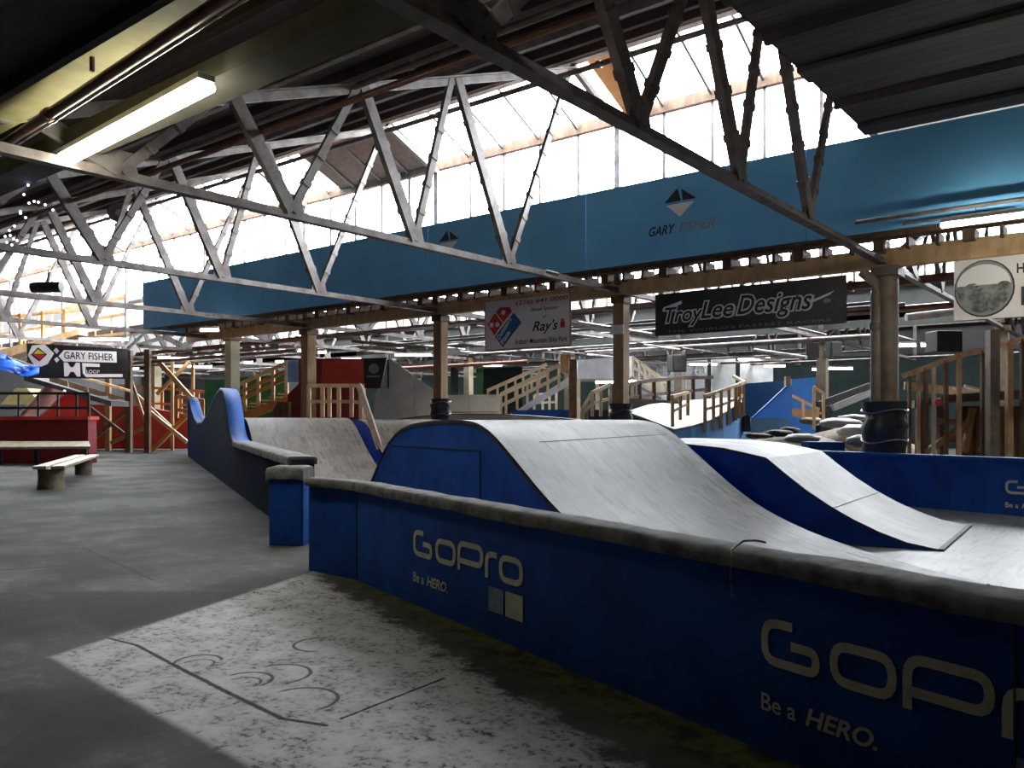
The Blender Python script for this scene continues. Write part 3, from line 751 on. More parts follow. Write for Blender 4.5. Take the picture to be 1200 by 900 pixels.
# ------------------------------------------------------------------ pipes and overhead runs
def pipe(label, p, q, r, mat, name='overhead_pipe', group=None, n=10, clamps=True):
    p, q = Vector(p), Vector(q)
    t = thing(name, label, 'pipe', p, group)
    MB().tube([p, q], r, n).build('pipe_run', mat, t)
    if clamps:
        L = (q-p).length; d = (q-p).normalized(); K = min(12, max(2, int(L/4)))
        for k in range(1, K):
            c = p.lerp(q, k/K); MB().tube([c-d*.05, c+d*.05], r*1.35, n).build('pipe_clamp', mat, t)
    return t
a, b = PZ(0, 172, 4.84), PZ(258, 2, 4.84); dd = (b-a)
pipe('thick rusty pipe sweeping across the upper left corner under the yellowed beam', a-dd*1.6, b+dd*1.2, .055, 'rust_pipe')
pipe('thin bright rod standing for the highlight along the thick rusty pipe at upper left', a-dd*1.6+Vector((0, .075, -.03)), b+dd*1.2+Vector((0, .075, -.03)), .018, 'pipe_highlight')  # added rod, stands in for the highlight on the rusty pipe's lower edge
vb = thing('valley_beam', 'yellowed painted timber beam across the upper left corner', 'beam', (-12, 3.7, 5.0))
MB().box((-20, 3.70, 5.12), (52, .46, .26)).build('beam_timber', 'beam_yellow', vb)
MB().box((-20, 3.43, 5.06), (52, .08, .3)).build('beam_cladding', 'dark', vb)
MB().tube([PZ(108, 66, 5.0), PZ(108, 66, 5.0)-UP*.14], .025, 8).build('hook', 'rust_steel', vb)
lbm = thing('lamp_beam', 'dull brown beam carrying the big twin tube lamp at upper left', 'beam', (-12, 4.62, 4.84))
MB().box((-20, 4.62, 4.95), (52, .42, .2)).build('beam_timber', 'dull_beam', lbm); MB().box((-20, 4.86, 5.02), (52, .05, .22)).build('beam_strip', 'dull_beam', lbm)
def xpipe(px, py, y, r, mat, label, x0=-58, x1=-4.6, group=None):
    z = PY(px, py, y).z; return pipe(label, (x0, y, z), (x1, y, z), r, mat, group=group)
xpipe(400, 122, 7.2, .045, 'rust_pipe', 'dark pipe crossing the first trusses under the near roof boards')
xpipe(190, 140, 6.0, .05, 'rust_pipe', 'dark pipe above the big twin tube lamp')
xpipe(420, 100, 8.9, .05, 'rust_steel', 'thin dark pipe just behind the near pipes under the roof boards')
xpipe(640, 95, 14.2, .06, 'pale_steel', 'pale pipe under the skylight ridge')
pipe('dark conduit running along the blue bulkhead at right', (-4.35, 15.2, 5.05), (XR-.1, 15.2, 5.05), .035, 'rust_steel')
pipe('thin lower conduit along the blue bulkhead at right', (-3.6, 15.3, 4.93), (-1.9, 15.3, 4.93), .02, 'rust_steel', 'hanging_pipe')
pipe('long red brown pipe behind the wooden columns under the skylight strip', (-40, 20.5, 4.75), (XR-.2, 20.5, 4.75), .10, 'rust_pipe')
rnd = random.Random(12)
for k in range(26):
    y = 19.0+k*1.05; z = rnd.uniform(4.25, 4.85); L_ = rnd.uniform(6, 24); x0 = rnd.uniform(-52, XR-.3-L_)
    if abs(y-20.5) < .3: continue
    pipe('grey service pipe running across the dim bays behind the bulkhead', (x0, y, z), (x0+L_, y, z), rnd.choice((.05, .07, .1)), rnd.choice(('pipe', 'rust_pipe', 'pale_steel', 'pipe')), 'hanging_pipe', 'background service pipes', 8, False)
for k in range(14):
    x = rnd.uniform(-40, -4); y = rnd.uniform(18.5, 34); L_ = rnd.uniform(3, 9); z = rnd.uniform(4.2, 4.7)
    pipe('thin pale service pipe running away from the camera in the dim bays', (x, y, z), (x, y+L_, z), .04, rnd.choice(('white_paint', 'pale_steel', 'pipe')), 'hanging_pipe', 'receding service pipes', 8, False)
def seg_pipe(p0, p1, D0, D1, r, mat, lab):
    return pipe(lab, PD(*p0, D0), PD(*p1, D1), r, mat, 'hanging_pipe', clamps=False)
seg_pipe((413, 400), (500, 408), 26, 24, .05, 'white_paint', 'white tube above the grey sloped ramp wall')
seg_pipe((422, 407), (478, 411), 28, 26, .06, 'white_paint', 'short white tube under the longer white tube left of the wooden column')
seg_pipe((670, 380), (720, 388), 24, 23, .05, 'white_paint', 'white tube between the pizza banner and the wooden column')
seg_pipe((735, 390), (770, 396), 23, 22, .05, 'white_paint', 'white tube right of the wooden column below the black script banner')
seg_pipe((884, 410), (945, 419), 30, 28, .06, 'white_paint', 'white tube above the right rear lamps')
seg_pipe((936, 385), (968, 393), 28, 27, .05, 'white_paint', 'short white tube under the right end of the black script banner')
seg_pipe((1062, 372), (1120, 365), 25, 25, .12, 'white_paint', 'thick pale duct left of the white poster')
seg_pipe((640, 318), (655, 322), 14.4, 14.4, .03, 'pipe', 'stub of conduit at the end of the second truss')
# round fan and sparkle string at upper left
fc_ = PX(138, 249, TX[4]+.4)
fan = thing('truss_fan', 'dark round fan fixed to the trusses at upper left', 'fan', fc_)
fr_ = (Vector((0, 0, EYE))-fc_).normalized()
MB().tube([fc_-fr_*.25, fc_-fr_*.1, fc_+fr_*.1, fc_+fr_*.16], [.22, .33, .33, .29], 18).build('drum', 'black', fan)
MB().tube([fc_+fr_*.16, fc_+fr_*.2], [.12, .08], 12).build('hub', 'pipe', fan)
MB().tube([fc_, fc_+Vector((.2, .3, .4)), fc_+Vector((.3, .5, 1.0))], .03, 6).build('bracket', 'rust_steel', fan)
fan2 = PX(60, 333, TX[5]+.3)
f2 = thing('truss_duct', 'dark short duct lying across the truss chords at far left', 'duct', fan2)
MB().tube([PD(38, 337, 24.5), PD(72, 336, 24.5)], .16, 14).build('duct_body', 'black', f2); MB().tube([PD(56, 330, 24.5), PD(58, 318, 24.5)], .05, 8).build('stay', 'rust_steel', f2)
sl2 = thing('string_lights', 'string of tiny blue white lights sparkling at far upper left', 'lights', PD(30, 255, 11.5))
bul = [(33, 217), (28, 228), (53, 240), (34, 238), (24, 250), (30, 255), (17, 265), (12, 276), (8, 284), (14, 287), (20, 282), (6, 277), (45, 237), (62, 246), (40, 236), (24, 248), (11, 270), (16, 280)]
order = sorted(bul, key=lambda p: p[1])
MB().tube([PD(x, y, 11.5) for x, y in order], .006, 4).build('cable', 'black', sl2)
for i, (x, y) in enumerate(bul): MB().lump(PD(x, y, 11.45), .016, .016, .016, 6, 4, 0).build('bulb', 'tiny', sl2)

# ------------------------------------------------------------------ banners
def banner(name, label, tl, tr, br, bl, mat, sag=.05, seed=0):
    """hung cloth with slight waves; returns thing and mapping (u right, v up, 0..1)"""
    tl, tr, br, bl = map(Vector, (tl, tr, br, bl))
    r = (tr-tl).normalized(); nrm = r.cross(UP).normalized()
    if nrm.dot(Vector((0, 0, EYE))-tl) < 0: nrm = -nrm
    rnd = random.Random(seed); ph = rnd.random()*6
    def f(u, v, off=0.): 
        p = (bl*(1-u)+br*u)*(1-v)+(tl*(1-u)+tr*u)*v
        return p+nrm*(math.sin(u*7+ph+v*2)*sag*.4+math.sin(u*3+ph)*sag*.4+off)
    t = thing(name, label, 'banner', (bl+br)/2)
    rows = [[f(i/24, j/8) for i in range(25)] for j in range(9)]
    back = [[f(i/24, j/8, -.012) for i in range(25)] for j in range(9)]
    mb = MB().sheet(rows, 0, True).sheet([r_[::-1] for r_ in back], 0, True)
    mb.build('cloth', mat, t)
    tie = MB()
    for u in (0.02, .5, .98): tie.tube([f(u, .985, .01), f(u, .985, .0)+UP*.12-nrm*.02], .01, 5)
    tie.build('tie', 'rope', t)
    W = (tr-tl).length; H = ((tl-bl).length+(tr-br).length)/2
    return t, f, W, H
def btext(s, t, f, u0, v0, u1, v1, mat, shear=0., offset=0., off=.01, name='printed_lettering'):
    def lift(p): return f(p.x, p.y, p.z)
    return text(s, name, (u0, v0, 0), (1, 0, 0), (0, 1, 0), u1-u0, v1-v0, mat, t, shear, offset, lift, off)
def bpoly(t, f, pts, mat, off=.008, name='printed_emblem', n=8):
    # subdivided fan so it follows the cloth
    c = Vector((sum(p[0] for p in pts)/len(pts), sum(p[1] for p in pts)/len(pts)))
    mb = MB(); m = len(pts); K = 4
    ring = []
    for k in range(K+1):
        ring.append([f(*(c.lerp(Vector(p), k/K)), off) for p in pts])
    for k in range(K):
        vs = ring[k]+ring[k+1]
        mb.add(vs, [(i, (i+1) % m, m+(i+1) % m, m+i) if k else ((i+1) % m, m+(i+1) % m, m+i) for i in range(m)])
    return mb.build(name, mat, t)
def disc(t, f, u, v, ru, rv, mat, off=.014, n=20, name='printed_dot'):
    return bpoly(t, f, [(u+ru*math.cos(2*math.pi*k/n), v+rv*math.sin(2*math.pi*k/n)) for k in range(n)], mat, off, name)
yb_ = 17.08
def dense(pts, n=6):
    out = []
    for i in range(len(pts)):
        a, b = Vector(pts[i]), Vector(pts[(i+1) % len(pts)])
        out += [tuple(a.lerp(b, k/n)) for k in range(n)]
    return out
# pizza banner
z1, z0 = 4.73, 3.40
pl_, pr_ = PY(568, 400, yb_), PY(670, 400, yb_)
bn, f, W, H = banner('hanging_banner', 'white and red pizza sponsor banner hanging under the timber beam', (pl_.x, yb_, z1), (pr_.x, yb_, z1), (pr_.x, yb_, z0), (pl_.x, yb_, z0), 'banner_white', .05, 2)
bpoly(bn, f, dense([(0.0, 0), (1, 0), (1, .03), (0, .03)]), 'pink', .006, 'printed_border'); bpoly(bn, f, dense([(.985, 0), (1, 0), (1, 1), (.985, 1)]), 'pink', .006, 'printed_border'); bpoly(bn, f, dense([(0, 0), (.012, 0), (.012, 1), (0, 1)]), 'pink', .006, 'printed_border')
def uv(x, y): return ((x-80)/860., 1-(y-185+(x-80)*.055)/505.)   # from the 1200 px crop of the banner
g = lambda pts: [uv(*p) for p in pts]
bpoly(bn, f, dense(g([(112, 415), (195, 300), (275, 405), (190, 528)])), 'logo_red')
bpoly(bn, f, dense(g([(205, 292), (240, 245), (345, 245), (368, 290), (283, 395)])), 'logo_red')
bpoly(bn, f, dense(g([(195, 540), (385, 305), (462, 405), (280, 650)])), 'print_black', .007)
bpoly(bn, f, dense(g([(203, 540), (385, 316), (453, 405), (280, 638)])), 'logo_blue', .010)
for x, y in ((158, 420), (222, 418), (282, 298)): disc(bn, f, *uv(x, y), .027, .05, 'print_white')
def rtext(s, p, ang, w, h, mat, t, f, bold=.0):
    cx_, cy_ = uv(*p); ca, sa = math.cos(ang), math.sin(ang); ar = W/H
    def lift(q): return f(cx_+(q.x*ca-q.y*sa)/ar, cy_+(q.x*sa+q.y*ca), q.z)
    return text(s, 'printed_lettering', (0, 0, 0), (1, 0, 0), (0, 1, 0), w, h, mat, t, 0, bold, lift, .016)
rtext("Domino's", (245, 575), math.radians(51), .50, .105, 'print_white', bn, f, .02)
rtext('Pizza', (285, 625), math.radians(51), .30, .105, 'print_white', bn, f, .02)
btext('(216) 641 0000', bn, f, .38, .85, .97, .96, 'logo_red', .1, .01)
btext('Proud Sponsor', bn, f, .56, .70, .87, .79, 'dark', .1, .01)
btext('of', bn, f, .69, .57, .73, .64, 'dark', .3)
btext("Ray's", bn, f, .57, .27, .86, .53, 'dark', .35, .015)
bpoly(bn, f, dense([(.885, .36), (.935, .36), (.935, .47), (.885, .47)]), 'logo_red')
bpoly(bn, f, dense([(.895, .47), (.925, .47), (.93, .53), (.89, .53)], 3), 'print_grey')
btext('Indoor Mountain Bike Park', bn, f, .38, .10, .96, .20, 'dark', .1, .008)
# black script banner
z1, z0 = 4.46, 3.50
pl_, pr_ = PY(767, 400, yb_), PY(992, 400, yb_)
bn2, f, W, H = banner('hanging_banner', 'long black banner with white outlined script under the timber beam', (pl_.x, yb_, z1), (pr_.x, yb_, z1), (pr_.x, yb_, z0), (pl_.x, yb_, z0), 'banner_black', .07, 5)
for s, u0, v0, u1, v1, sh in (('Troy', .06, .19, .28, .66, .28), ('Lee', .27, .33, .45, .72, .28), ('Designs', .47, .22, .84, .78, .28)):
    btext(s, bn2, f, u0-.012, v0-.03, u1+.012, v1+.03, 'print_white', sh, .075, .008)
    btext(s, bn2, f, u0, v0, u1, v1, 'print_black', sh, .012, .020)
for (a, b, c_, d) in (((.80, .42), (.925, .62), (.945, .70), (.81, .50)), ((.04, .58), (.16, .72), (.16, .80), (.05, .68))):
    bpoly(bn2, f, dense([a, b, c_, d], 3), 'print_white', .009, 'printed_swash')
disc(bn2, f, .91, .50, .018, .05, 'print_grey', .01)
btext("THE WORLD'S FASTEST RACERS", bn2, f, .07, .06, .93, .12, 'print_grey', 0, 0)
# white poster far right
z1, z0 = 4.50, 3.40
pl_ = PY(1118, 400, yb_)
bn3, f, W, H = banner('hanging_banner', 'white poster with a grey round picture hanging at the right edge', (pl_.x, yb_, z1), (pl_.x+2.6, yb_, z1), (pl_.x+2.6, yb_, z0), (pl_.x, yb_, z0), 'banner_white', .02, 7)
disc(bn3, f, .188, .50, .186, .47, 'print_black', .006, 28, 'printed_disc')
disc(bn3, f, .186, .505, .177, .45, 'print_grey', .010, 28, 'printed_disc')
t_ = NT('globe_print'); n_ = t_.noise(5, None, 6, .65); M['globe'] = t_.out(t_.mix(t_.smooth(n_, .35, .65), (.06, .07, .06), (.30, .31, .30)), .5)
bpoly(bn3, f, [(.186+.165*math.cos(a), .50+.40*math.sin(a)) for a in [math.pi+math.pi*k/14 for k in range(15)]], 'globe', .014, 'printed_picture'); bpoly(bn3, f, [(.186+.165*math.cos(a), .56+.34*math.sin(a)) for a in [math.pi*k/14 for k in range(15)]], 'print_white', .018, 'printed_picture')
for q in range(5): disc(bn3, f, .05+.065*q, .50+.05*math.sin(q*2.1), .04, .055, 'globe', .021, 10, 'printed_patch')
btext('HERO', bn3, f, .385, .70, .62, .86, 'print_black', 0, .02) if False else btext('H', bn3, f, .385, .70, .43, .86, 'print_black', 0, .02)
bpoly(bn3, f, dense([(.41, .18), (.80, .18), (.80, .48), (.41, .48)]), 'print_black', .008)
# brand sign far left
D_ = 33.
tl, tr, br, bl = PD(31, 402, D_), PD(150, 409, D_), PD(151, 444, D_), PD(33, 443, D_)
bn4, f, W, H = banner('hanging_banner', 'black and white brand sign hanging over the timber ramp at far left', tl, tr, br, bl, 'banner_black', .0, 9)
def uv4(x, y):  # 1200x900 crop of (0,380)-(200,530)
    px, py = x/6., 380+y/6.
    u = (px-31)/119.5; top = 402+7*u; bot = 443+1*u
    return u, 1-(py-top)/(bot-top)
g = lambda pts: [uv4(*p) for p in pts]
bpoly(bn4, f, dense(g([(192, 218), (225, 150), (315, 140), (380, 205), (330, 280), (285, 298), (235, 290)]), 3), 'print_white', .012)
bpoly(bn4, f, dense(g([(215, 215), (268, 162), (330, 212), (275, 262)]), 3), 'print_black', .018)
bpoly(bn4, f, dense(g([(232, 210), (268, 176), (318, 208)]), 3), 'print_yellow', .024); bpoly(bn4, f, dense(g([(232, 214), (318, 214), (275, 250)]), 3), 'logo_red', .024)
for q in ([(375, 185), (396, 165), (418, 188), (398, 208)], [(378, 248), (398, 230), (415, 250), (395, 270)]): bpoly(bn4, f, dense(g(q), 2), 'print_white', .012)
bpoly(bn4, f, dense(g([(410, 225), (450, 182), (822, 192), (822, 270), (445, 262)]), 3), 'print_white', .012)
u0, v0 = uv4(450, 243); u1, v1 = uv4(800, 208); btext('GARY FISHER', bn4, f, u0, v0, u1, v1, 'print_black', 0, .01, .02)
for q in ([(445, 268), (472, 268), (475, 300), (530, 303), (532, 270), (560, 272), (560, 368), (535, 368), (530, 335), (475, 335), (470, 366), (445, 366)],):
    bpoly(bn4, f, dense(g(q), 1), 'print_white', .012, 'printed_lettering')
for q in ([(575, 272), (700, 278), (700, 300), (600, 298), (575, 290)], [(575, 285), (600, 292), (598, 352), (578, 345)], [(578, 345), (615, 350), (860, 350), (860, 372), (600, 372)]): bpoly(bn4, f, dense(g(q), 2), 'print_white', .013, 'printed_lettering')
u0, v0 = uv4(605, 345); u1, v1 = uv4(698, 322); btext('LOOP', bn4, f, u0, v0, u1, v1, 'print_white', 0, .01, .02)

# ------------------------------------------------------------------ timber helpers for the background
def rail(label, pts, D, posts, mat='tan', base=None, lower=(.5,), w=.07, name='timber_railing', cat='railing', group=None):
    """pts: top rail points (px,py[,D]); posts: list of (px, py_foot)"""
    P = [PD(p[0], p[1], p[2] if len(p) > 2 else D) for p in pts]
    t = thing(name, label, cat, Vector((P[0].x, P[0].y, 0)), group)
    mb = MB()
    for a, b in zip(P, P[1:]): mb.bar(a, b, w*1.1, w)
    mb.build('top_rail', mat, t)
    def at(px):
        for (a, b), (A_, B_) in zip(zip(pts, pts[1:]), zip(P, P[1:])):
            lo, hi = min(a[0], b[0]), max(a[0], b[0])
            if lo <= px <= hi and hi > lo: return A_.lerp(B_, (px-a[0])/(b[0]-a[0]))
        return P[0] if abs(px-pts[0][0]) < abs(px-pts[-1][0]) else P[-1]
    feet = []
    for px, fy in posts:
        q = at(px); D1 = (q-Vector((0, 0, 0))).dot(CF); zf = EYE+(HY-fy)*D1/F
        feet.append((q, zf)); MB().bar(Vector((q.x, q.y, max(zf, .0))), q, w, w, CR).build('baluster', mat, t)
    for fr in lower:
        m = MB()
        for (a, za), (b, zb) in zip(feet, feet[1:]):
            m.bar(Vector((a.x, a.y, za+(a.z-za)*fr)), Vector((b.x, b.y, zb+(b.z-zb)*fr)), w*.6, w*.9)
        if len(feet) > 1: m.build('mid_rail', mat, t)
    return t
def slab(name, label, cat, poly, D, depth, mat, group=None):
    """upright board or block: outline (px,py) at distance D, going back by depth"""
    P = [PD(x, y, D) for x, y in poly]
    mb = MB().prism(P, CF*depth); o = mb.build(name, mat); return tag(o, label, cat, group)
def timber(name, label, p, q, D, w, mat, D2=None, cat='timber', group=None):
    o = MB().bar(PD(*p, D), PD(*q, D2 or D), w, w, CF).build(name, mat); return tag(o, label, cat, group)
def part_slab(name, poly, D, depth, mat, parent):
    return MB().prism([PD(x, y, D) for x, y in poly], CF*depth).build(name, mat, parent)

# --- far left
rp = thing('red_platform', 'red riding platform with black railing at the far left', 'platform', PD(50, 545, 28.4))
part_slab('platform_front', [(-60, 492), (103, 492), (104, 546), (-60, 546)], 29.2, .6, 'dark_red', rp)
part_slab('platform_deck', [(-60, 488), (103, 488), (103, 492), (-60, 492)], 29.1, .8, 'red', rp)
for i, x in enumerate((-30, -8, 22, 45, 68, 90, 104)): MB().bar(PD(x, 491, 29.2), PD(x, 461, 29.2), .06, .06, CR).build('railing_post', 'black', rp)
for y in (461, 478): MB().bar(PD(-60, y, 29.2), PD(105, y, 29.2), .06, .09).build('railing_bar', 'black', rp)
lg = thing('ledge', 'long grey ledge along the foot of the red platform', 'ledge', PD(40, 545, 28.3))
MB().prism([PD(-60, 517, 28.6), PD(104, 517, 28.6), PD(106, 523, 28.0), PD(-60, 524, 28.0)], UP*-.08).build('ledge_top', 'bench', lg)
for x in (-40, 0, 43, 100): MB().bar(Vector((*PD(x, 520, 28.5).xy, 0)), PD(x, 521, 28.5), .12, .12, CR).build('ledge_leg', 'black', lg)
qp = thing('quarter_pipe', 'faded red quarter pipe with white edges behind the black railing', 'ramp', PD(45, 520, 34))
qr = [(18, 491, 36), (26, 484, 35.6), (36, 474, 35.2), (46, 463, 34.9), (54, 453, 34.6)]
qr2 = [(40, 491, 33.9), (50, 484, 33.6), (60, 476, 33.3), (68, 468, 33), (76, 459, 32.8)]
MB().sheet([[PD(*a), PD(*b)] for a, b in zip(qr, qr2)], .1).build('riding_surface', 'pink', qp)
for q in (qr, qr2): MB().tube([PD(*a)+UP*.04 for a in q], .05, 8).build('edge_pipe', 'print_white', qp)
part_slab('side_panel', [(40, 491), (76, 459), (105, 464), (105, 491)], 34.2, .1, 'red', qp)
MB().bar(Vector((*PD(60, 520, 34.6).xy, 0)), PD(60, 491, 34.6), .5, .5, CR).build('support', 'dark_red', qp)
slab('red_wall', 'red board wall behind the timber cross bracing at left', 'wall panel', [(104, 474), (162, 476), (222, 486), (222, 526), (104, 526)], 41.5, .3, 'red')
slab('yellow_mound', 'dull yellow sloped board behind the red platform at far left', 'board', [(0, 474), (18, 455), (32, 455), (48, 474)], 38, 1.5, 'beam_yellow')
tarp = thing('tarpaulin', 'blue tarpaulin draped at the left edge beside the brand sign', 'tarpaulin', PD(10, 440, 32))
MB().sheet([[PD(-30+i*9.5, 405+i*3.2+6*math.sin(i*1.3)*.4 + j*(5.5-.45*i), 32+.3*math.sin(i*1.7+j)-.12*j) for i in range(9)] for j in range(6)], .02).build('sheet', 'tarp', tarp)
MB().tube([PD(-30, 404, 32.2), PD(46, 431, 32.2)], .02, 6).build('rope', 'rope', tarp)
dkr = thing('timber_ramp', 'dark timber ramp sloping down under the brand sign with plank sides', 'ramp', PD(80, 530, 34))
MB().prism([PD(28, 440, 34), PD(130, 470, 34), PD(130, 476, 34), PD(28, 446, 34)], CF*1.6).build('ramp_deck', 'dark', dkr)
for x0 in range(58, 128, 23): part_slab('side_board', [(x0, 444+(x0-58)*.30-4), (x0+21, 444+(x0-37)*.30-4), (x0+21, 462+(x0-37)*.12-6), (x0, 453+(x0-58)*.26-2)], 34.6, .06, 'brown', dkr)
MB().bar(PD(95, 442, 34.8), PD(152, 458, 34.8), .12, .1).build('hand_rail', 'tan', dkr)
for x, y in ((62, 450), (100, 461)): MB().bar(Vector((*PD(x, y, 34.6).xy, 0)), PD(x, y, 34.6), .14, .14, CR).build('ramp_leg', 'brown', dkr)
# sloped boarding high at far left
hb = thing('timber_walkway', 'sloped tan plank walkway high at the far left below the windows', 'walkway', PD(40, 530, 36))
MB().prism([PD(-40, 421, 36), PD(92, 385, 36), PD(92, 392, 36), PD(-40, 434, 36)], CF*.8).build('walkway_board', 'tan', hb)
for x in (-20, 24, 50, 76): MB().bar(PD(x, 420-(x+20)*.27, 36.1), PD(x, 372-(x+20)*.1, 36.1), .15, .1, CR).build('railing_post', 'orange', hb)
MB().bar(PD(-40, 375, 36.1), PD(96, 364, 36.1), .1, .1).build('hand_rail', 'tan', hb)
for x in (-30, 60): MB().bar(Vector((*PD(x, 530, 36.4).xy, 0)), PD(x, 400, 36.4), .2, .2, CR).build('support_post', 'brown', hb)
# bracing towers
for (x, yt, yb__, D, w, mt, lab) in ((127, 443, 521, 40, .22, 'wood', 'tan timber post left of the braced tower behind the bench'), (151, 388, 527, 38.5, .26, 'brown', 'dark timber post in the braced tower, left of the pair'), (173, 388, 531, 38, .24, 'brown', 'dark timber post in the braced tower, right of the pair'),
                                     (202, 396, 528, 41, .14, 'wood', 'thin timber post right of the braced tower'), (226, 392, 500, 44, .14, 'wood', 'thin timber post behind the valley of the wave barrier')):
    q = PD(x, yt, D); q.z = min(q.z, 4.75); o = MB().bar((q.x, q.y, 0), q, w, w, CR).build('timber_post', mt); tag(o, lab, 'post')
BR = [((176, 483), (219, 518), 38.3, .16, 'tan', 'tan diagonal brace falling to the right beside the wave barrier'), ((178, 528), (222, 484), 38.6, .18, 'orange', 'tan diagonal brace rising to the right beside the wave barrier'),
      ((186, 424), (224, 466), 40, .2, 'wood', 'long timber brace falling from the dark post toward the wave barrier'), ((222, 424), (184, 462), 40.5, .16, 'wood', 'timber brace crossing behind the long falling brace'),
      ((106, 478), (150, 512), 39.5, .15, 'brown', 'dark brace falling across the red board wall'), ((108, 516), (150, 480), 39.8, .15, 'brown', 'dark brace rising across the red board wall'),
      ((130, 519), (172, 500), 39.2, .16, 'wood', 'low timber brace at the foot of the braced tower'), ((152, 440), (172, 500), 39, .12, 'wood', 'steep thin brace inside the braced tower'), ((152, 455), (200, 500), 40.4, .14, 'tan', 'pale brace behind the dark posts')]
for p, q, D, w, mt, lab in BR: timber('diagonal_brace', lab, p, q, D, w, mt, cat='brace')
rail('orange timber fence behind the braced tower', [(140, 452), (230, 458), (272, 464)], 43, [(150, 500), (170, 500), (190, 500), (212, 500), (232, 500), (252, 490), (270, 490)], 'orange', lower=(.3, .6), w=.13)
rail('short orange rail just behind the valley of the wave barrier', [(207, 464), (240, 470)], 37, [(207, 490), (222, 492), (238, 490)], 'orange', lower=(.4,), w=.16)
# bench
bt = thing('log_bench', 'low bench of grey planks resting on two log stumps on the concrete floor', 'bench', PZ(78, 560, 0))
p0, p1 = PZ(60, 573, 0), PZ(98, 556, 0)
bd_ = (p1-p0).normalized(); bs = Vector((-bd_.y, bd_.x, 0))
MB().tube([p0, p0+UP*.25, p0+UP*.46], [.29, .26, .28], 14).build('log_stump', 'log', bt); MB().tube([p1, p1+UP*.46], [.23, .22], 14).build('log_stump', 'log', bt)
for k in (-.18, .18): MB().bar(p0-bd_*.35+bs*k+UP*.50, p1+bd_*.7+bs*k+UP*.50, .27, .07).build('seat_plank', 'bench', bt, .01)
# --- stair, red walls and railing behind the roll-in ramp
sr = thing('timber_stair', 'tan timber stair rising to the right in front of green boards', 'stair', PD(300, 520, 33))
MB().prism([PD(272, 488, 33), PD(337, 464, 33), PD(337, 474, 33), PD(272, 500, 33)], CF*.1).build('stringer', 'orange', sr)
for i in range(7):
    f_ = i/6; x = 272+65*f_; y = 484-22*f_; MB().box(PD(x, y, 33.6), (.5, 1.1, .06), YAW).build('tread', 'tan', sr)
for x, y0, y1_ in ((272, 488, 455), (287, 482, 449), (303, 476, 441), (320, 470, 434), (336, 465, 426)): MB().bar(PD(x, y0, 32.9), PD(x, y1_, 32.9), .16, .12, CR).build('baluster', 'tan', sr)
for dy in (0, 10, 19): MB().bar(PD(268, 456+dy, 32.9), PD(338, 424+dy*.95, 32.9), .1, .14).build('hand_rail', 'tan' if dy == 0 else 'orange', sr)
for x, y in ((275, 490), (334, 468)): MB().bar(Vector((*PD(x, y, 33.4).xy, 0)), PD(x, y, 33.4), .16, .16, CR).build('stair_post', 'wood', sr)
slab('green_boards', 'dull green board wall behind the tan timber stair', 'wall panel', [(240, 446), (336, 438), (336, 532.5), (240, 532.5)], 36.5, .2, 'green')
part_slab('end_board', [(337, 422), (350, 422), (350, 448), (337, 448)], 32.6, .1, 'sky_blue', sr)['label'] = 'light blue board'
slab('red_wall', 'dark red wall block beside the wooden column by the orange railing', 'wall panel', [(350, 420), (426, 420), (426, 495), (337, 495), (337, 462), (350, 450)], 31.5, .5, 'dark_red')
slab('red_board', 'plain red panel high between the wooden column and the black sign', 'panel', [(377, 423), (427, 421), (427, 450), (377, 450)], 31.2, .08, 'red')
slab('dark_wedge', 'small dark red wedge under the tan stair', 'board', [(315, 490), (325, 471), (338, 471), (338, 490)], 31.0, .4, 'brown')
rail('orange timber railing on the deck beside the wooden column', [(361, 452), (424, 452)], 22.5, [(362, 489), (378, 489), (386, 489), (397, 489), (412, 489), (423, 492)], 'tan', lower=(.5,), w=.10)
timber('leaning_board', 'weathered board leaning behind the brown ramp', (421, 452), (446, 528), 21.5, .14, 'brown', 19.6, cat='board')
bg = slab('sign_box', 'black sign box hanging in front of the grey sloped wall', 'sign', [(426, 420), (453, 419), (446, 455), (427, 455)], 25.5, .12, 'black')
e_ = PD(438, 432, 25.48); MB().tube([e_, e_-CF*.01], .16, 16).build('emblem', 'print_grey', bg)
PLOC[bg.name] = bg.location.copy()
MB().bar(PD(430, 441, 25.47), PD(445, 441, 25.47), .012, .05).build('printed_line', 'print_grey', bg)
# fix local coordinates of the two children above
gw = thing('ramp_wall', 'big pale grey sloped plywood ramp wall in the middle distance', 'ramp', PD(510, 500, 26.5))
part_slab('ramp_face', [(436, 500), (440, 462), (455, 420), (459, 421), (516, 463), (586, 462), (586, 500)], 26.5, .1, 'grey_ply', gw)
MB().sheet([[PD(x, y, 26.5), PD(x, y, 29.2)] for x, y in ((455, 420), (470, 431), (490, 446), (516, 463), (550, 463), (586, 462))], .05).build('riding_surface', 'grey_ply', gw)
for x, y in ((456, 421), (486, 443), (516, 463), (550, 463)): MB().bar(Vector((*PD(x, y, 26.48).xy, 0)), PD(x, y+1, 26.48), .03, .012, CR).build('panel_seam', 'print_grey', gw) if x in (486, 550) else None
MB().tube([PD(455, 421, 26.45), PD(455, 455, 26.45)], .03, 6).build('cable', 'black', gw)
# --- green bays
for x0, x1, lab in ((558, 566, 'bright green column beside a lamp in the middle distance'), (528, 537, 'dull green column right of the wooden column')):
    slab('green_column', lab, 'column', [(x0, 424), (x1, 424), (x1, 486), (x0, 486)], 44, .35, 'green' if x0 > 550 else 'dark_green')
slab('green_boards', 'dark green board wall behind the pale staircase', 'wall panel', [(560, 430), (612, 430), (612, 524), (560, 524)], 45.5, .1, 'dark_green')
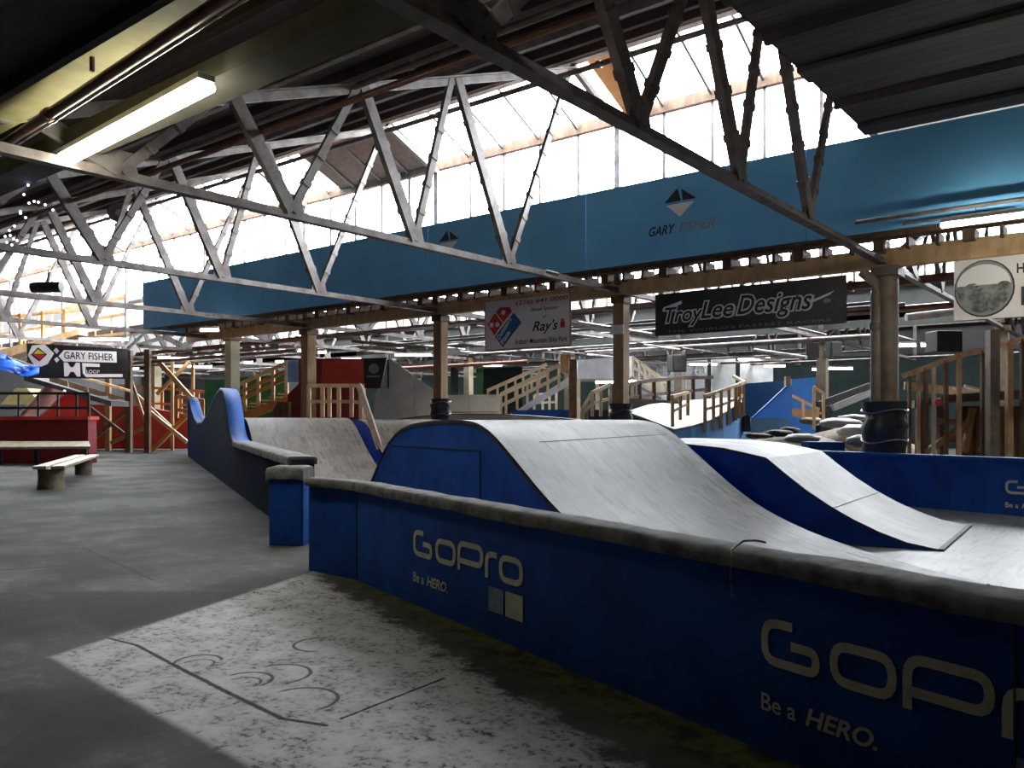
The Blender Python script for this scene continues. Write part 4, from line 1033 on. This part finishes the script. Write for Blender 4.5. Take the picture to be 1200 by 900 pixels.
# --- pale staircase
ps = thing('timber_stair', 'pale timber staircase with double railings rising right in the middle distance', 'stair', PD(620, 500, 29))
MB().prism([PD(588, 492, 29), PD(598, 492, 29), PD(668, 451, 29), PD(668, 441, 29)], CF*.08).build('stringer', 'grey_ply', ps)
MB().prism([PD(588, 492, 30.3), PD(598, 492, 30.3), PD(668, 451, 30.3), PD(668, 441, 30.3)], CF*.08).build('stringer', 'grey_ply', ps)
for i in range(10): MB().box(PD(594+8*i, 488-4.6*i, 29.7), (.28, 1.2, .05), YAW).build('tread', 'brown', ps)
def strail(x0, y0, x1, y1, xs, D, h):
    m = MB(); m.bar(PD(x0, y0, D), PD(x1, y1, D), .1, .13); m.build('hand_rail', 'cream', ps)
    MB().bar(PD(x0, y0+h*.5, D), PD(x1, y1+h*.5, D), .08, .12).build('mid_rail', 'cream', ps)
    for x in xs:
        f_ = (x-x0)/(x1-x0); y = y0+(y1-y0)*f_; MB().bar(PD(x, y+h, D), PD(x, y, D), .09, .09, CR).build('baluster', 'cream', ps)
strail(571, 458, 641, 427, (572, 583, 593, 604, 613, 623, 632), 30.6, 24)
strail(587, 462, 657, 427, (587, 593, 606, 618, 630, 642, 655), 28.8, 27)
slab('landing_box', 'brown box landing at the head of the pale staircase', 'landing', [(657, 416), (668, 416), (668, 440), (657, 432)], 29, 1.2, 'wood')
rail('low cream railing under the pale staircase', [(626, 463), (653, 460)], 30.9, [(626, 480), (636, 480), (644, 480), (652, 480)], 'cream', lower=(.45,), w=.09)
slab('blue_box', 'dark blue low box under the pale staircase', 'box', [(600, 481), (668, 480), (668, 500), (600, 500)], 28.3, .8, 'blue')
slab('dark_post', 'dark square post at the head of the pale staircase', 'post', [(667, 421), (676, 421), (676, 546), (667, 546)], 27.4, .24, 'brown')
# --- grey platform and its stair
pf = thing('grey_platform', 'pale grey boxed platform behind the square wooden column', 'platform', PD(720, 500, 33))
part_slab('platform_panel', [(677, 422), (742, 417), (742, 444), (677, 444)], 33, 2.5, 'grey_ply', pf)
for x in (678, 700, 741): MB().bar(Vector((*PD(x, 444, 33.2).xy, 0)), PD(x, 444, 33.2), .14, .14, CR).build('platform_leg', 'cream', pf)
ss = thing('timber_stair', 'cream staircase falling to the right from the grey platform', 'stair', PD(770, 500, 32.5))
MB().prism([PD(742, 448, 32.5), PD(742, 440, 32.5), PD(782, 460, 32.5), PD(782, 470, 32.5)], CF*.9).build('stringer', 'grey_ply', ss)
MB().bar(PD(741, 418, 32.4), PD(783, 450, 32.4), .08, .11).build('hand_rail', 'cream', ss); MB().bar(PD(741, 430, 32.4), PD(783, 457, 32.4), .07, .1).build('mid_rail', 'cream', ss)
for x, y in ((742, 418), (749, 424), (756, 429), (762, 434), (769, 439), (776, 445)): MB().bar(PD(x, y+24, 32.4), PD(x, y, 32.4), .08, .08, CR).build('baluster', 'cream', ss)
MB().bar(Vector((*PD(780, 462, 32.9).xy, 0)), PD(780, 462, 32.9), .14, .14, CR).build('stair_post', 'cream', ss)
# --- curved white deck
cd = thing('curved_deck', 'white topped curved deck with bright blue side behind the large roller', 'ramp', PD(830, 513, 21))
ne = [(790, 503, 20.2), (810, 499, 20.4), (830, 493, 20.7), (848, 484, 21.1), (862, 475, 21.6), (871, 470, 22.2)]
fe = [(735, 482, 22.5), (760, 474, 24), (790, 470, 25.5), (820, 468, 26.5), (845, 466, 26.8), (866, 466, 25.0)]
MB().sheet([[PD(*a), PD(*a).lerp(PD(*b), .5), PD(*b)] for a, b in zip(ne, fe)], .06).build('riding_surface', 'white_ply', cd)
sv = [PD(*a) for a in ne]; mb = MB(); n = len(sv)
mb.add([v-UP*.05 for v in sv]+[Vector((v.x, v.y, 0)) for v in sv]+[v-UP*.05+CF*.06 for v in sv]+[Vector((v.x, v.y, 0))+CF*.06 for v in sv], [(i, n+i, n+i+1, i+1) for i in range(n-1)]+[(2*n+i, 2*n+i+1, 3*n+i+1, 3*n+i) for i in range(n-1)])
mb.build('side_panel', 'sky_blue', cd)
rail('tan curved railing along the blue side of the curved white deck', [(825, 464, 20.6), (845, 458, 21), (862, 452, 21.5), (872, 448, 22.1), (860, 441, 24.5)], 21, [(826, 506), (836, 504), (845, 502), (854, 497), (862, 493), (866, 490), (871, 487)], 'tan', lower=(.62,), w=.075)
rail('short tan railing at the left start of the curved white deck', [(787, 465, 20.1), (806, 460, 21.0)], 20.2, [(788, 500), (797, 492), (806, 487)], 'tan', lower=(.5,), w=.075)
rail('dark brown railing along the back of the curved white deck', [(728, 452, 25), (760, 446, 26), (800, 443, 27.5), (835, 442, 28)], 26, [(732, 478), (749, 478), (766, 476), (783, 474), (812, 470), (828, 468)], 'brown', lower=(.45,), w=.11)
rail('cream railing bending down beside the square wooden column', [(681, 482, 23), (694, 460, 23), (716, 450, 23.4)], 23, [(683, 492), (694, 488), (704, 488), (715, 488)], 'cream', lower=(.55,), w=.09)
dd_ = thing('dark_deck', 'dark deck block under the brown railing behind the square column', 'deck', PD(760, 500, 25))
part_slab('deck_block', [(690, 480), (800, 481), (800, 500), (690, 500)], 24.6, 2, 'dark', dd_)
part_slab('deck_top', [(725, 466), (800, 470), (790, 482), (725, 482)], 24.8, .3, 'white_ply', dd_)
# far walls with round emblems
for x0, x1, lab in ((745, 805, 'grey far wall panel with a round white emblem behind the cream staircase'), (806, 829, 'grey far wall panel with a round emblem right of the dim column'), (834, 862, 'plain pale far wall panel right of the emblem panels'), (868, 906, 'pale far wall panel above the blue wedge ramp')):
    p = slab('wall_panel', lab, 'panel', [(x0, 416), (x1, 416), (x1, 475), (x0, 475)], 47, .15, 'grey_ply'); PLOC[p.name] = p.location.copy()
    if x0 < 830:
        c = PD(778 if x0 < 800 else 820, 434, 46.97); rr = .42 if x0 < 800 else .30
        ring = MB(); ring.tube([c+CR*rr*math.cos(2*math.pi*k/24)+UP*rr*math.sin(2*math.pi*k/24) for k in range(25)], .035, 6); ring.build('round_emblem', 'print_white', p)
        m = MB(); m.bar(c-CR*.26, c+CR*.26, .02, .07); m.bar(c-UP*.22, c+UP*.22, .02, .07, CR); m.bar(c+CR*.05-UP*.15, c+CR*.24-UP*.15, .02, .06); m.build('emblem_bars', 'print_white', p)
# speakers
def speaker(label, x, y, D, w, h, d, tilt=0.):
    c = PD(x, y, D); t = thing('mounted_speaker', label, 'speaker', c)
    cab = MB().box(c, (w, d, h), YAW+tilt).build('cabinet', 'black', t, .02)
    rr = Matrix.Rotation(YAW+tilt, 3, 'Z')
    MB().box(c+rr @ Vector((0, -d/2-.008, 0)), (w*.86, .016, h*.88), YAW+tilt).build('grille', 'dark', cab)
    MB().bar(c+rr @ Vector((0, d/2, 0)), c+rr @ Vector((0, d/2+.45, .05)), .06, .06).build('bracket', 'rust_steel', t)
speaker('large box speaker on the dim column behind the curved white deck', 793, 426, 33.5, .62, .66, .5, .3)
speaker('black speaker on the left side of the dim padded column', 952, 411, 30.7, .46, .58, .4, -.3)
speaker('black speaker on the right side of the dim padded column', 977, 410, 30.7, .44, .58, .4, .2)
speaker('big black cabinet hanging among the pipes above the right timber staircase', 1106, 401, 20.5, .66, .52, .5, .1)
# --- blue wedge and rock garden
wg = thing('wedge_ramp', 'bright blue wedge ramp in the right middle distance', 'ramp', PD(900, 510, 27))
part_slab('side_panel', [(866, 504), (922, 452), (928, 452), (928, 504)], 27, .1, 'mid_blue', wg)
MB().sheet([[PD(866, 503, 27), PD(866, 503, 29.5)], [PD(895, 477, 27), PD(895, 477, 29.5)], [PD(922, 452, 27), PD(922, 452, 29.5)]], .08).build('riding_surface', 'tarp', wg)
MB().bar(Vector((*PD(923, 440, 27.2).xy, 0)), PD(923, 441, 27.2), .16, .16, CR).build('corner_post', 'wood', wg)
slab('blue_box', 'long bright blue low box in front of the wedge ramp', 'box', [(880, 490), (925, 490), (925, 551), (880, 551)], 25, .9, 'sky_blue')
slab('blue_box', 'dark blue box wall right of the wedge ramp', 'box', [(928, 444), (956, 442), (956, 540), (928, 540)], 31, .5, 'logo_blue')
slab('blue_box', 'dark blue far wall block left of the wedge ramp', 'box', [(866, 450), (930, 445), (930, 533), (866, 533)], 36, .4, 'logo_blue')
slab('blue_box', 'small dark blue box in front of the padded dim column', 'box', [(948, 518), (990, 518), (990, 573), (948, 573)], 18.5, .5, 'blue')
rail('pale timber handrail slanting down in the rock garden', [(921, 460), (960, 480)], 27.5, [(922, 486), (941, 492), (958, 498)], 'tan', lower=(), w=.09)
rail('upright pale timber frame left of the padded dim column', [(954, 453), (966, 462)], 26.5, [(954, 504), (965, 500)], 'tan', lower=(.4,), w=.08)
slab('plank_stack', 'low stack of brown planks below the slanting handrail', 'planks', [(915, 478), (956, 480), (957, 489), (918, 487)], 28, .8, 'wood')
rnd = random.Random(3)
for i, (x, y, D, w, h, mt, lab) in enumerate((
    (985, 494, 24.5, 1.2, .35, 'white_ply', 'pale boulder right of the padded dim column'), (1004, 503, 23, 1.1, .4, 'grey_ply', 'grey boulder near the foot of the thick steel column'), (1000, 488, 26, .9, .25, 'white_ply', 'pale flat rock behind the grey boulder'),
    (940, 512, 21.5, .9, .3, 'white_ply', 'pale rock left of the small dark blue box'), (912, 506, 22.5, .8, .22, 'dark', 'dark rock behind the crest of the kicker ramp'), (925, 503, 23.5, .6, .25, 'dark', 'dark square rock beside the long blue box'),
    (890, 509, 22.5, .8, .18, 'brown', 'brown log lying behind the kicker ramp'), (1012, 515, 19.5, .8, .35, 'white_ply', 'pale rock just left of the thick column padding'), (950, 492, 27, .8, .3, 'log', 'brown rock under the slanting handrail'))):
    c = PD(x, y, D); o = MB().lump((c.x, c.y, c.z-.04), w*.5, w*.4, h*.42, 12, 8, .16, i).build('boulder', mt); tag(o, lab, 'rock')
for x, y, D, w, lab in ((1000, 500, 25.5, 2.2, 'dark dirt mound carrying pale rocks beside the thick column'), (928, 508, 23.5, 2.0, 'dark dirt mound behind the crest of the kicker ramp')):
    c = PD(x, y, D); o = MB().lump((c.x, c.y, 0), w, w*.8, c.z, 20, 10, .05, 9).build('dirt_mound', 'log'); tag(o, lab, 'mound')
slab('dark_figure', 'dark upright bag hanging at the end of the curved deck', 'bag', [(872, 488), (876, 485), (879, 490), (880, 506), (871, 506)], 22, .3, 'black')
# black slanted rails in the right background
for p, q, lab, mt in (((976, 478), (1030, 456), 'white lettered plank slanting up behind the thick column', 'print_grey'), ((960, 474), (1020, 452), 'dark plank rail slanting up behind the thick column', 'dark')):
    timber('slanted_plank', lab, p, q, 29, .22, mt, cat='plank')
# --- timber staircase at right
tr_ = thing('timber_stair', 'tall brown timber start ramp with many balusters at the right edge', 'stair', PD(1130, 520, 18))
hp_ = [(1058, 441, 19.5), (1120, 418, 18.4), (1160, 409, 17.9), (1215, 392, 17.3)]
HPp = [PD(*p) for p in hp_]
for a, b in zip(HPp, HPp[1:]): MB().bar(a, b, .09, .11).build('hand_rail', 'tan', tr_)
def hat(px):
    for (a, b), (A_, B_) in zip(zip(hp_, hp_[1:]), zip(HPp, HPp[1:])):
        if px <= b[0]: return A_.lerp(B_, (px-a[0])/(b[0]-a[0]))
    return HPp[-1]
for x, m_, w in ((1066, 'brown', .07), (1077, 'tan', .07), (1086, 'brown', .08), (1095, 'cream', .07), (1109, 'brown', .08), (1124, 'tan', .08), (1152, 'brown', .09), (1183, 'tan', .12), (1199, 'brown', .09)):
    q = hat(x); MB().bar((q.x, q.y, 0), q, w, w, CR).build('baluster', m_, tr_)
dkp = [PD(1072, 478, 19.4), PD(1120, 471, 18.7), PD(1215, 466, 17.6)]
for a, b in zip(dkp, dkp[1:]): MB().prism([a, b, b+UP*.18, a+UP*.18], (CR*.35+CF).normalized()*1.6).build('ramp_deck', 'dark', tr_)
for x, D, w in ((1080, 19.6, .22), (1104, 19.3, .16), (1130, 19.2, .26), (1146, 18.9, .15), (1172, 18.3, .28), (1192, 18.4, .2)):
    q = PD(x, 476, D); MB().bar((q.x, q.y, 0), q, w, w, CR).build('support_post', 'brown', tr_)
for p, q, D, w in (((1085, 530), (1150, 484), 19, .13), ((1140, 478), (1130, 530), 18.9, .12), ((1100, 493), (1170, 500), 19.2, .14), ((1100, 512), (1150, 522), 19.4, .14), ((1150, 530), (1200, 478), 18.6, .13)):
    MB().bar(PD(*p, D), PD(*q, D), w, w, CF).build('diagonal_brace', 'wood', tr_)
MB().bar(PD(1060, 452, 21), PD(1160, 462, 21), .1, .2).build('rear_board', 'tan', tr_)
for x0, y0, x1, y1_ in ((1118, 455, 1152, 463), (1130, 452, 1172, 462)): MB().bar(PD(x0, y0, 20.6), PD(x1, y1_, 20.6), .05, .06).build('bright_rail', 'print_white', tr_)
ln = thing('red_lantern', 'small red round lantern hanging by the right timber start ramp', 'lantern', PD(1100, 476, 18.6))
MB().lump(PD(1100, 472, 18.6), .085, .085, .085, 14, 10, 0).build('globe', 'lantern', ln); MB().tube([PD(1100, 467.5, 18.6), PD(1100, 466, 18.6)], .05, 8).build('collar', 'print_white', ln)
q = PD(1163, 380, 17.4); pz_ = thing('steel_post', 'grey upright post in front of the right timber start ramp', 'post', (q.x, q.y, 0))
MB().bar((q.x, q.y, 0), (q.x, q.y, 3.45), .2, .2, CR).build('post_body', 'col_steel', pz_); MB().box((q.x, q.y, .02), (.34, .34, .04), YAW).build('base_plate', 'rust_steel', pz_)

# ================================================================== light, camera
w = bpy.data.worlds.new('overcast_sky'); S.world = w; w.use_nodes = True
bgd = w.node_tree.nodes['Background']; bgd.inputs[0].default_value = (.93, .96, 1, 1); bgd.inputs[1].default_value = 14.
def portal(name, c, sx, sy, rot):
    l = bpy.data.lights.new(name, 'AREA'); l.shape = 'RECTANGLE'; l.size = sx; l.size_y = sy
    l.cycles.is_portal = True
    o = bpy.data.objects.new(name, l); COL.objects.link(o); o.location = c; o.rotation_euler = rot
for n, (xa, xb, sill) in enumerate(((TX[9], TX[0], 5.2), (TX[9], XR, 6.5), (TX[9], XR, 6.5))):
    y = 2.5+PITCH*(n+1); yr = y-(YV-YR)
    portal('window_daylight', ((xa+xb)/2, y+.1, (sill+ZS)/2), xb-xa, ZS-sill, (math.radians(-90), 0, 0))
    ang = math.atan2(RZ1-ZS, YV-YR); Ls = math.hypot(RZ1-ZS, YV-YR)
    portal('skylight_daylight', ((xa+xb)/2, (y+yr)/2+.1, (ZS+RZ1)/2+.12), xb-xa, Ls, (-ang, 0, 0))

cam = bpy.data.cameras.new('camera'); co = bpy.data.objects.new('camera', cam); COL.objects.link(co)
cam.sensor_fit = 'HORIZONTAL'; cam.sensor_width = 36; cam.lens = 36*F/1200; cam.shift_y = 40/1200; cam.clip_end = 300; cam.clip_start = .05
co.location = (0, 0, EYE); co.rotation_euler = (math.radians(90), 0, YAW)
S.camera = co
S.view_settings.view_transform = 'Standard'; S.view_settings.look = 'None'; S.view_settings.gamma = 1; S.view_settings.use_curve_mapping = False
S.view_settings.exposure = 1.4
S.cycles.use_denoising = True
S.cycles.max_bounces = 8; S.cycles.diffuse_bounces = 5; S.cycles.transparent_max_bounces = 16
S.cycles.caustics_reflective = False; S.cycles.caustics_refractive = False; S.cycles.sample_clamp_indirect = 8
